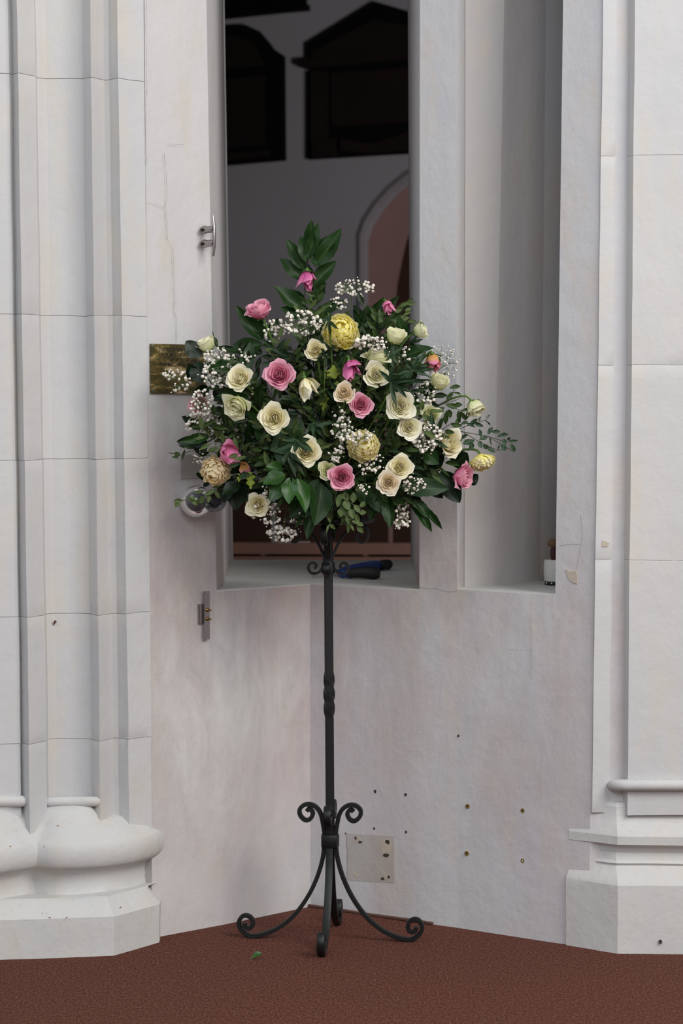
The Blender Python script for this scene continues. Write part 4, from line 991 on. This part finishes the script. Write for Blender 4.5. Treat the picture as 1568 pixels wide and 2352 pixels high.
branch('laurel_branch', 'tall laurel branch with large green leaves standing at the very top', 'foliage', [(716, 800, -.05), (702, 720, -.06), (700, 660, -.06), (704, 610, -.06), (712, 585, -.06)],
       [(709, 590, 715, 504, -.06, 26), (704, 598, 731, 511, -.075, 24), (718, 590, 785, 537, -.055, 30), (722, 612, 784, 524, -.07, 34), (703, 602, 688, 542, -.08, 22), (700, 620, 657, 549, -.06, 27), (701, 642, 642, 592, -.055, 28), (717, 660, 772, 599, -.055, 30), (694, 710, 628, 655, -.065, 32), (714, 592, 731, 612, -.08, 10), (700, 730, 643, 706, -.05, 26), (716, 672, 705, 602, -.04, 20), (703, 690, 664, 663, -.05, 12), (722, 700, 745, 640, -.04, 22), (720, 730, 790, 690, -.03, 26)], 'laurel', 'laurel', 30)
branch('laurel_branch', 'laurel sprig of two long leaves beside the upper left pink rose', 'foliage', [(640, 900, -.04), (612, 800, -.05), (606, 770, -.05)],
       [(604, 782, 541, 701, -.055, 28), (612, 770, 574, 722, -.04, 24), (604, 790, 514, 808, -.06, 34), (602, 812, 562, 792, -.03, 20), (618, 780, 640, 730, -.03, 20)], 'laurel', 'laurel', 30)
branch('laurel_branch', 'laurel sprig with wavy leaves at the upper right behind the yellow chrysanthemum', 'foliage', [(830, 900, -.04), (838, 790, -.05), (845, 745, -.05)],
       [(825, 770, 845, 700, -.06, 30), (845, 745, 882, 682, -.06, 22), (868, 735, 917, 678, -.06, 18), (835, 750, 812, 700, -.04, 22), (850, 770, 900, 730, -.04, 24), (880, 740, 936, 700, -.05, 14)], 'laurel', 'laurel', 26)
branch('camellia_branch', 'dark camellia leaves in front of the brass plaque at the far left', 'foliage', [(560, 1000, -.03), (500, 900, -.05), (462, 850, -.065), (450, 815, -.07)],
       [(460, 822, 426, 783, -.07, 32), (456, 830, 462, 882, -.08, 34), (452, 870, 434, 836, -.06, 26), (480, 890, 440, 908, -.05, 22), (492, 862, 520, 842, -.05, 30), (500, 850, 470, 840, -.04, 26), (510, 905, 544, 892, -.04, 20), (560, 905, 505, 912, -.03, 18), (490, 920, 524, 890, -.04, 26)], 'oval', 'dark', 30)
branch('camellia_branch', 'dark camellia leaves at the far left below the veiled pink rose', 'foliage', [(600, 1040, -.03), (520, 1000, -.05), (465, 1020, -.06), (445, 1015, -.065)],
       [(465, 985, 417, 956, -.06, 20), (470, 1018, 405, 1014, -.065, 24), (462, 1030, 461, 993, -.055, 20), (520, 985, 498, 960, -.05, 36), (480, 1040, 445, 1032, -.04, 22), (540, 1000, 500, 985, -.06, 34), (490, 950, 515, 940, -.04, 22)], 'oval', 'dark', 24)
branch('camellia_branch', 'dark drooping camellia leaves at the lower left beside the glass globe', 'foliage', [(640, 1100, -.02), (560, 1090, -.05), (530, 1095, -.06)],
       [(528, 1090, 513, 1155, -.07, 38), (545, 1092, 541, 1172, -.055, 42), (488, 1100, 449, 1088, -.05, 20), (500, 1090, 467, 1120, -.04, 20), (570, 1100, 560, 1130, -.03, 30)], 'oval', 'dark', 36)
branch('camellia_branch', 'dark camellia leaves at the lower right under the far right pink rose', 'foliage', [(880, 1110, -.04), (960, 1090, -.07), (1010, 1080, -.08)],
       [(1012, 1082, 1056, 1155, -.08, 42), (1040, 1070, 1074, 1040, -.06, 40), (990, 1050, 1012, 1075, -.07, 44), (960, 1095, 1017, 1145, -.04, 34), (1070, 1110, 1098, 1090, -.05, 22), (960, 1060, 1000, 1080, -.04, 30), (925, 1090, 1015, 1110, -.06, 30)], 'oval', 'dark', 36)
branch('laurel_branch', 'blue-green broad leaf lying out to the right under the twin cream roses', 'foliage', [(880, 1120, -.06), (920, 1118, -.12)], [(918, 1118, 1030, 1122, -.13, 40), (905, 1120, 960, 1150, -.09, 30)], 'laurel', 'blue', 36)
branch('laurel_branch', 'pointed dark green leaves hanging to the lower right of the twin cream roses', 'foliage', [(860, 1130, -.06), (930, 1130, -.10), (945, 1148, -.11)],
       [(938, 1140, 992, 1222, -.11, 22), (950, 1150, 1016, 1216, -.10, 14), (948, 1148, 985, 1190, -.12, 22), (888, 1130, 896, 1215, -.12, 26)], 'laurel', 'laurel', 22)
branch('ivy_branch', 'fresh glossy pointed leaves fanned out below the leaf-crossed ivory rose', 'foliage', [(700, 1120, -.14), (668, 1080, -.20), (655, 1068, -.215)],
       [(655, 1090, 603, 1112, -.225, 30), (652, 1112, 620, 1150, -.215, 30), (668, 1095, 664, 1158, -.235, 31), (682, 1098, 702, 1178, -.225, 31), (650, 1080, 610, 1072, -.19, 26), (695, 1110, 720, 1170, -.19, 30)], 'laurel', 'fresh', 38)
branch('laurel_branch', 'long dark leaves hanging down over the front of the black bowl', 'foliage', [(730, 1120, -.14), (735, 1140, -.17)],
       [(738, 1110, 722, 1208, -.185, 46), (730, 1100, 700, 1190, -.16, 40), (715, 1140, 705, 1240, -.14, 28), (765, 1110, 760, 1180, -.15, 34), (700, 1150, 665, 1190, -.12, 34), (830, 1110, 838, 1165, -.17, 32), (800, 1120, 790, 1180, -.14, 36), (780, 1140, 740, 1185, -.13, 30), (850, 1120, 880, 1180, -.12, 36), (860, 1140, 850, 1195, -.11, 30)], 'laurel', 'laurel', 36)
branch('laurel_branch', 'broad dark leaf spread behind the left middle cream rose', 'foliage', [(720, 1100, -.06), (690, 1030, -.14), (680, 1010, -.15)],
       [(690, 1000, 620, 1035, -.16, 52), (670, 1020, 640, 1070, -.15, 46), (700, 985, 650, 975, -.15, 44), (610, 990, 590, 1010, -.14, 34), (600, 990, 590, 950, -.14, 30), (640, 1050, 590, 1065, -.10, 40), (590, 1000, 575, 960, -.12, 24)], 'laurel', 'laurel', 40)
branch('laurel_branch', 'mid green broad leaves behind the right-turned cream rose', 'foliage', [(880, 1080, -.06), (960, 1040, -.12), (985, 1040, -.12)],
       [(972, 1040, 1008, 1066, -.135, 32), (985, 1040, 1016, 1018, -.10, 30), (960, 1010, 930, 1040, -.10, 28)], 'laurel', 'laurel', 30)
# narrow-leaved clusters
def cluster(label, cx, cy, Y, tips, mat='blue', wpx=13):
    c = P(cx, cy, Y); root = thing('narrow_leaf_sprig', label, 'foliage', c); stem_to(root, c, (0, -.5, .6), .0016, M_stem)
    for (tx, ty) in tips: leaf(c, P(tx, ty, Y - R.uniform(-.02, .035)), wpx*.00103, 'narrow', mat, root)
cluster('narrow dark leaves bursting out between the large ivory rose and the withered orange one', 948, 850, -.175, [(905, 900), (1000, 848), (980, 800), (960, 815), (930, 822), (992, 868), (900, 860), (995, 832)], 'blue', 11)
cluster('narrow dark leaves radiating over the top of the right middle ivory rose', 898, 878, -.255, [(955, 850), (990, 872), (934, 914), (950, 905), (910, 935), (960, 870), (870, 850), (900, 840), (940, 890)], 'blue', 11)
cluster('narrow dark leaves lying across the leaf-crossed ivory rose', 684, 1012, -.275, [(626, 1038), (650, 1008), (706, 1040), (720, 1040), (676, 1040), (712, 1008)], 'blue', 13)
cluster('narrow dark leaves hanging below the leaf-crossed ivory rose', 662, 1040, -.27, [(698, 1070), (700, 1092), (682, 1085), (670, 1110), (650, 1070), (680, 1098)], 'deep', 12)
cluster('small narrow leaves crossing the bright yellow chrysanthemum', 757, 738, -.225, [(778, 757), (740, 733), (772, 755), (760, 776), (744, 762), (760, 716)], 'blue', 7)
cluster('small narrow leaves crossing the cream rose under the yellow flower', 745, 812, -.235, [(768, 796), (726, 825), (735, 800), (752, 845), (728, 836)], 'deep', 9)
cluster('narrow leaves standing beside the upper right greenish rose', 893, 820, -.19, [(912, 780), (880, 800), (925, 795), (905, 845), (870, 830)], 'blue', 12)
cluster('narrow blue-green leaves between the left middle cream rose and the pale yellow chrysanthemum', 720, 972, -.20, [(748, 1010), (765, 972), (700, 1000), (745, 985), (720, 1005)], 'blue', 12)
cluster('thin dark leaves under the right-facing greenish rose at the window edge', 940, 790, -.10, [(972, 778), (956, 795), (953, 806), (925, 790), (960, 770)], 'dark', 7)
# yellowing lobed leaves
branch('chrysanthemum_leaf_sprig', 'yellow-green lobed leaf hanging under the shedding pink rose', 'foliage', [(600, 1080, -.08), (575, 1080, -.12)], [(572, 1082, 576, 1124, -.13, 20), (560, 1088, 548, 1108, -.12, 16), (565, 1080, 545, 1100, -.11, 14)], 'lobed', 'lime', 18)
branch('chrysanthemum_leaf_sprig', 'yellow-green lobed leaves between the wilted magenta rose and the limp ivory one', 'foliage', [(765, 960, -.06), (765, 900, -.15), (768, 870, -.17)], [(770, 870, 765, 838, -.19, 26), (772, 876, 782, 910, -.18, 22), (760, 850, 748, 870, -.17, 22), (745, 830, 750, 800, -.15, 16), (748, 900, 742, 950, -.14, 18)], 'lobed', 'lime', 22)
# trailing eucalyptus at the right, leaf by leaf
def euca(label, stems, pairs, mat='blue', Y=-.07, w=11):
    root = thing('eucalyptus_sprig', label, 'foliage', P(stems[0][0][0], stems[0][0][1], Y))
    mb = MB()
    for st in stems: mb.tube([P(x, y, Y + .004*i) for i, (x, y) in enumerate(st)], [.0011 - .0006*i/len(st) for i in range(len(st))], 5)
    link('stem', mb.mesh('stem', M_stemd), root)
    for q in pairs: leaf(P(q[0], q[1], Y), P(q[2], q[3], Y - R.uniform(-.012, .012)), (q[4] if len(q) > 4 else w)*.00088, 'oval', mat, root)
euca('fine eucalyptus sprig trailing far out to the right over the niche', [[(990, 1000), (1050, 990), (1120, 1002), (1160, 1015), (1188, 1014)], [(1060, 990), (1100, 1015), (1145, 1035), (1165, 1030)], [(1045, 990), (1085, 972), (1115, 965), (1125, 953)], [(1120, 1002), (1150, 1020), (1180, 1038)]],
     [(1142, 1003, 1168, 998), (1128, 992, 1148, 992), (1120, 998, 1131, 981), (1155, 1008, 1160, 1022, 13), (1165, 1014, 1190, 1012, 8), (1172, 1020, 1182, 1038, 11), (1152, 1022, 1160, 1036, 15), (1165, 1010, 1172, 1005, 8), (1100, 985, 1104, 1005, 9), (1088, 972, 1110, 980, 11), (1080, 975, 1097, 962, 13), (1074, 968, 1056, 976, 10), (1070, 972, 1092, 982, 9), (1100, 1010, 1120, 1004, 11), (1100, 1012, 1105, 1030, 13), (1062, 1020, 1090, 1012, 16), (1085, 1016, 1080, 1035, 15), (1108, 1022, 1122, 1030, 13), (1118, 1028, 1138, 1040, 13), (1055, 1008, 1075, 998, 12), (1052, 985, 1054, 1004, 12), (1124, 1005, 1128, 1025, 5), (1098, 968, 1104, 956, 5), (1112, 965, 1126, 978, 4), (1115, 960, 1126, 952, 3), (1148, 1020, 1143, 1034, 3), (1045, 1020, 1060, 1010, 10), (1060, 990, 1040, 1000, 10)], 'blue', -.085)
euca('eucalyptus sprig with hanging leaves beside the drooping pale rose', [[(960, 950), (1010, 930), (1050, 918), (1070, 905)], [(1040, 935), (1062, 945), (1075, 940)], [(1000, 935), (1035, 915), (1045, 885)]],
     [(1032, 892, 1058, 888, 12), (1040, 902, 1058, 906, 7), (1040, 900, 1024, 920, 12), (1062, 930, 1040, 932, 14), (1050, 935, 1022, 930, 16), (1052, 942, 1056, 972, 12), (1056, 945, 1070, 965, 12), (1075, 938, 1070, 965, 10), (1078, 940, 1056, 944, 8), (1030, 940, 1034, 960, 13), (1012, 935, 1008, 955, 13), (1050, 960, 1050, 985, 10), (1000, 925, 985, 915, 13), (1020, 935, 1000, 950, 12)], 'filler', -.085)
euca('olive eucalyptus tip across the front of the glass globe', [[(520, 1120), (480, 1130), (440, 1148), (402, 1150)]],
     [(410, 1152, 402, 1165, 12), (398, 1152, 420, 1150, 14), (440, 1148, 452, 1160, 12), (432, 1150, 448, 1142, 12), (452, 1146, 450, 1162, 12), (470, 1140, 458, 1156, 15), (470, 1128, 446, 1132, 10), (480, 1135, 478, 1155, 12), (495, 1125, 468, 1138, 12), (495, 1128, 505, 1145, 12), (510, 1115, 488, 1120, 12), (445, 1152, 425, 1140, 4)], 'olive', -.09)
euca('three eucalyptus leaves at the far left tip above the beige patch', [[(520, 1040), (440, 1035), (415, 1045), (402, 1044)]], [(402, 1048, 412, 1040, 16), (395, 1050, 410, 1052, 8), (425, 1030, 408, 1022, 4), (425, 1032, 417, 1058, 7), (440, 1032, 420, 1022, 10), (402, 1042, 382, 1040, 2)], 'filler', -.075)
euca('leafy eucalyptus tip at the upper right beside the small withered pink rose', [[(870, 800), (900, 740), (930, 710), (955, 692)], [(900, 740), (940, 740), (972, 742)], [(905, 730), (930, 725), (945, 712)]],
     [(912, 705, 945, 690, 11), (925, 700, 955, 698, 10), (935, 692, 950, 688, 9), (930, 715, 944, 708, 11), (925, 725, 944, 715, 9), (905, 720, 925, 705, 14), (900, 745, 930, 725, 16), (915, 738, 940, 728, 14), (935, 738, 956, 738, 12), (955, 742, 973, 743, 9), (948, 742, 955, 753, 4), (890, 745, 910, 735, 14), (885, 725, 880, 705, 12), (880, 750, 868, 725, 14), (900, 755, 925, 745, 12), (870, 740, 850, 720, 12), (895, 760, 880, 780, 12)], 'olive', -.085, 12)
euca('olive leaf cluster hanging over the front of the tray below the bottom pink rose', [[(790, 1100), (795, 1150), (800, 1180), (815, 1205)], [(795, 1150), (830, 1170), (835, 1180)], [(775, 1120), (760, 1180), (756, 1200)]],
     [(790, 1150, 802, 1172, 22), (786, 1165, 783, 1188, 20), (802, 1168, 812, 1192, 18), (825, 1180, 841, 1176, 14), (818, 1180, 822, 1204, 15), (808, 1198, 825, 1198, 13), (815, 1200, 835, 1208, 13), (820, 1205, 834, 1224, 14), (804, 1195, 798, 1215, 10), (828, 1165, 838, 1152, 14), (810, 1155, 812, 1130, 18), (800, 1150, 790, 1130, 18), (812, 1160, 826, 1178, 16), (756, 1202, 770, 1215, 10), (755, 1205, 750, 1225, 7), (752, 1186, 760, 1200, 7), (795, 1185, 802, 1205, 12), (790, 1135, 770, 1150, 16), (815, 1125, 835, 1120, 16), (800, 1190, 790, 1170, 14), (780, 1140, 775, 1165, 16), (806, 1206, 812, 1220, 8)], 'olive', -.20, 16)
euca('two small leaves standing by the cream bud at the plaque', [[(520, 860), (505, 815), (495, 780), (487, 760)]], [(494, 785, 487, 760, 3), (498, 792, 495, 776, 8), (500, 800, 492, 782, 9)], 'filler', -.07)
# ------------------------------------------------------------------ random filler greenery behind and between the flowers
POLY = [(556, 770), (622, 770), (690, 705), (730, 660), (790, 690), (870, 690), (940, 700), (952, 770), (975, 830), (1000, 890), (1050, 950), (1050, 1000), (1030, 1060), (1000, 1095), (940, 1150), (860, 1180), (790, 1190), (700, 1190), (640, 1150), (560, 1110), (480, 1090), (440, 1040), (440, 960), (470, 890), (520, 810)]
def inpoly(x, y, poly=POLY):
    c = False; n = len(poly)
    for i in range(n):
        x1, y1 = poly[i]; x2, y2 = poly[i-1]
        if (y1 > y) != (y2 > y) and x < (x2-x1)*(y-y1)/(y2-y1) + x1: c = not c
    return c
def filler(px, py, kind, mat, Lpx, wpx, nleaf, lead, dy, sprawl=70, lk='oval'):
    Y = min(-.02, depth(px, py) + dy); tip = P(px, py, Y); out = (tip - FOAM); L = out.length; out.normalize()
    lab = uniq(near_label(px, py, lead), px, py, lead)
    root = thing('greenery_sprig', lab, 'foliage', tip, 'filler sprigs between the flowers')
    s0 = tip - out*min(L*.8, sprawl*.00103*1.8)
    mb = MB().tube([FOAM + Vector((R.uniform(-.03, .03), R.uniform(-.01, .02), 0)), FOAM.lerp(s0, .5) + Vector((0, .01, .01)), s0, tip], [.0016, .0014, .0012, .0007], 5)
    for k in range(nleaf):
        t = (k + .5)/nleaf; b = s0.lerp(tip, t); a = (k % 2*2 - 1)*R.uniform(.5, 1.15); side = out.cross(Vector((R.uniform(-.3, .3), -1, R.uniform(-.3, .3)))).normalized()
        d = (out*math.cos(a) + side*math.sin(a) + Vector((0, R.uniform(-.5, .3), 0))).normalized()
        b2 = b + side*math.sin(a)*R.uniform(0, .018) + Vector((0, R.uniform(-.015, .015), 0)); l_ = Lpx*.00103*R.uniform(.7, 1.15)
        mb.tube([b, b2], .0005, 4, False); leaf(b2, b2 + d*l_, wpx*.00103*R.uniform(.75, 1.2), lk, mat, root)
    link('stem', mb.mesh('stem', M_stemd if mat != 'fresh' else M_stem), root)
placed = []
def spots(n, mind, poly=POLY):
    out = []; tries = 0
    while len(out) < n and tries < 9000:
        tries += 1; x, y = R.uniform(430, 1060), R.uniform(650, 1200)
        if inpoly(x, y, poly) and (x-602)**2 + (y-900)**2 > 26**2 and (x-765)**2 + (y-925)**2 > 16**2 and (x-560)**2 + (y-818)**2 > 24**2 and all((x-a)**2 + (y-b)**2 > mind*mind for a, b in out): out.append((x, y))
    return out
for x, y in spots(58, 42):
    filler(x, y, 'a', R.choice(['deep', 'deep', 'filler']), 38, 12, 13, 'dark green filler sprig', .085)
for x, y in spots(46, 46):
    if x < 560 and y > 1040: continue
    filler(x, y, 'b', R.choice(['olive', 'filler', 'olive', 'filler']), 34, 11.5, 12, 'olive-green small-leaved sprig', .040)
for x, y in spots(16, 80):
    if y < 740: continue
    filler(x, y, 'c', R.choice(['laurel', 'dark']), 66, 30, 5, 'broad-leaved dark sprig', .06, 90, 'laurel')
for x, y in spots(16, 70):
    if y < 740: continue
    filler(x, y, 'd', 'blue', 44, 9, 9, 'narrow-leaved blue-green sprig', .045, 60, 'narrow')
# ------------------------------------------------------------------ baby's breath
def floret(mb, c, r, rr):
    n, m = 8, 6; vs = []
    ax = axisM((rr.uniform(-1, 1), -1.2, rr.uniform(-1, 1))).to_3x3(); ph = rr.uniform(0, 6)
    for j in range(m + 1):
        t = math.pi*j/m
        for k in range(n):
            a = 2*math.pi*k/n + ph*j; q = r*(1 + .13*math.cos(k*2.36 + j*2.1 + ph))
            vs.append(Vector(c) + ax @ Vector((q*math.sin(t)*math.cos(a), q*math.sin(t)*math.sin(a), q*.85*math.cos(t))))
    mb.grid(vs, n, m+1, True)
def gyp(label, cx, cy, rx, ry, n, Y, rpx=4.6, frm=None, small=0, seed=0):
    rr = random.Random(int(cx*7 + cy)); root = thing('babys_breath_sprig', label, "baby's breath", P(cx, cy, Y))
    frm = frm or (cx + (762-cx)*.45, cy + (1140-cy)*.45)
    hub0 = P(frm[0], frm[1], min(-.03, Y + .05)); st = MB(); fm = MB()
    hubs = [P(cx + rx*rr.uniform(-.45, .45), cy + ry*rr.uniform(-.45, .45), Y + rr.uniform(0, .02)) for _ in range(max(3, n//7))]
    base = P(cx + (frm[0]-cx)*.35, cy + (frm[1]-cy)*.35, Y + .015)
    st.tube([FOAM, FOAM.lerp(hub0, .6), hub0, base], [.0013, .0012, .001, .0009], 5)
    for h in hubs: st.tube([base, base.lerp(h, .5) + Vector((0, -.004, .004)), h], [.0007, .0006, .0005], 4, False)
    for i in range(int(n*1.35)):
        a, q = rr.uniform(0, 6.28), math.sqrt(rr.random()); p = P(cx + rx*q*math.cos(a), cy + ry*q*math.sin(a), Y + rr.uniform(-.022, .022))
        h = min(hubs, key=lambda t: (t-p).length); st.tube([h, h.lerp(p, .5) + Vector((0, 0, -.002)), p], .00035, 3, False)
        floret(fm, p, rpx*.00103*rr.uniform(.50, 1.0), rr)
        if rr.random() < .45: q2 = p + Vector((rr.uniform(-.012, .012), rr.uniform(-.006, .006), rr.uniform(-.01, .01))); floret(fm, q2, .0017, rr); st.tube([h, q2], .0003, 3, False)
    link('stem', st.mesh('stem', M_gst), root); stuff(link('florets', fm.mesh('florets', M_gyp, True, 0), root))
gyp("sparse baby's breath fanned in front of the lower part of the plaque", 405, 873, 40, 26, 30, -.075, 4.3, (480, 930))
gyp("dense baby's breath between the cream bud and the left open cream rose", 497, 845, 36, 48, 72, -.115, 4.8)
gyp("light baby's breath above the left open cream rose", 560, 822, 30, 24, 20, -.10, 4.4)
gyp("baby's breath strewn over the veiled dusty pink rose", 462, 925, 28, 32, 34, -.125, 4.4)
gyp("baby's breath below the veiled dusty pink rose at the far left", 468, 975, 44, 30, 66, -.09, 4.6)
gyp("shaded baby's breath behind the shedding pink rose", 530, 1000, 45, 24, 30, -.07, 4)
gyp("brownish baby's breath beside the far left eucalyptus leaves", 458, 1038, 20, 28, 24, -.05, 3.2)
gyp("dense baby's breath right of the upper left pink rose", 690, 742, 48, 30, 58, -.135, 5.0)
gyp("loose baby's breath just below right of the upper left pink rose", 628, 760, 26, 26, 20, -.11, 4.6)
gyp("baby's breath standing tallest over the bright yellow chrysanthemum", 815, 662, 46, 20, 42, -.06, 4.6, (790, 740))
gyp("a few baby's breath florets just above the bright yellow chrysanthemum", 780, 698, 30, 14, 12, -.07, 4.2)
gyp("dense baby's breath right of the bright yellow chrysanthemum", 852, 790, 36, 20, 40, -.235, 5.2)
gyp("baby's breath right of the large ivory rose in dark shade", 920, 815, 24, 28, 16, -.12, 4.6)
gyp("fine drying baby's breath beside the withered orange rose against the wall", 1012, 840, 38, 52, 60, -.055, 2.8)
gyp("baby's breath under the rose below the withered orange one", 975, 905, 24, 30, 24, -.14, 4.4)
gyp("dense baby's breath between the round ivory rose and the right-turned cream rose", 980, 1005, 34, 36, 72, -.165, 4.6)
gyp("baby's breath left of the pale yellow chrysanthemum in the centre", 786, 985, 28, 44, 48, -.215, 4.6)
gyp("baby's breath lying on top of the pale yellow chrysanthemum", 828, 1004, 28, 16, 24, -.285, 4.2)
gyp("baby's breath below the pale yellow chrysanthemum in the centre", 850, 1062, 34, 22, 24, -.22, 4.6)
gyp("a few florets right of the bottom pink rose", 836, 1110, 18, 26, 9, -.22, 4.4)
gyp("light baby's breath under the upper twin cream rose", 950, 1115, 28, 20, 26, -.16, 4)
gyp("baby's breath hanging at the lower right below the lower twin cream rose", 922, 1190, 20, 24, 34, -.10, 4.4, (890, 1130))
gyp("small baby's breath right of the hanging lower right leaf", 918, 1160, 30, 14, 10, -.09, 4)
gyp("baby's breath around the lowest left cream rose", 615, 1178, 36, 26, 32, -.115, 4.6)
gyp("baby's breath hanging lowest at the left below the tray", 647, 1226, 34, 18, 34, -.10, 5.2, (660, 1160))
gyp("a few florets under the ivy leaves left of the bowl", 685, 1190, 22, 12, 12, -.11, 4.6)
gyp("two or three florets left of the glossy fanned leaves", 612, 1124, 14, 12, 5, -.14, 4.6)
gyp("baby's breath left of the limp ivory rose, over the grey gap", 600, 890, 28, 30, 9, -.10, 4)
gyp("baby's breath between the small yellowish rose and the leaf-crossed ivory rose", 770, 1045, 16, 18, 18, -.24, 4.4)
# fallen leaf on the carpet
p = onz(590, 2199, 0.004)
root = thing('fallen_leaf', 'small green leaf lying on the carpet left of the front foot', 'leaf', p)
leaf(p + Vector((-.010, -.006, 0)), p + Vector((.011, .004, .010)), .016, 'oval', 'fresh', root, 1, (0, -.6, 1), name='blade')
mb = MB().tube([p + Vector((-.018, -.008, -.001)), p + Vector((-.010, -.006, 0))], .0006, 5); link('stalk', mb.mesh('stalk', M_stem), root)
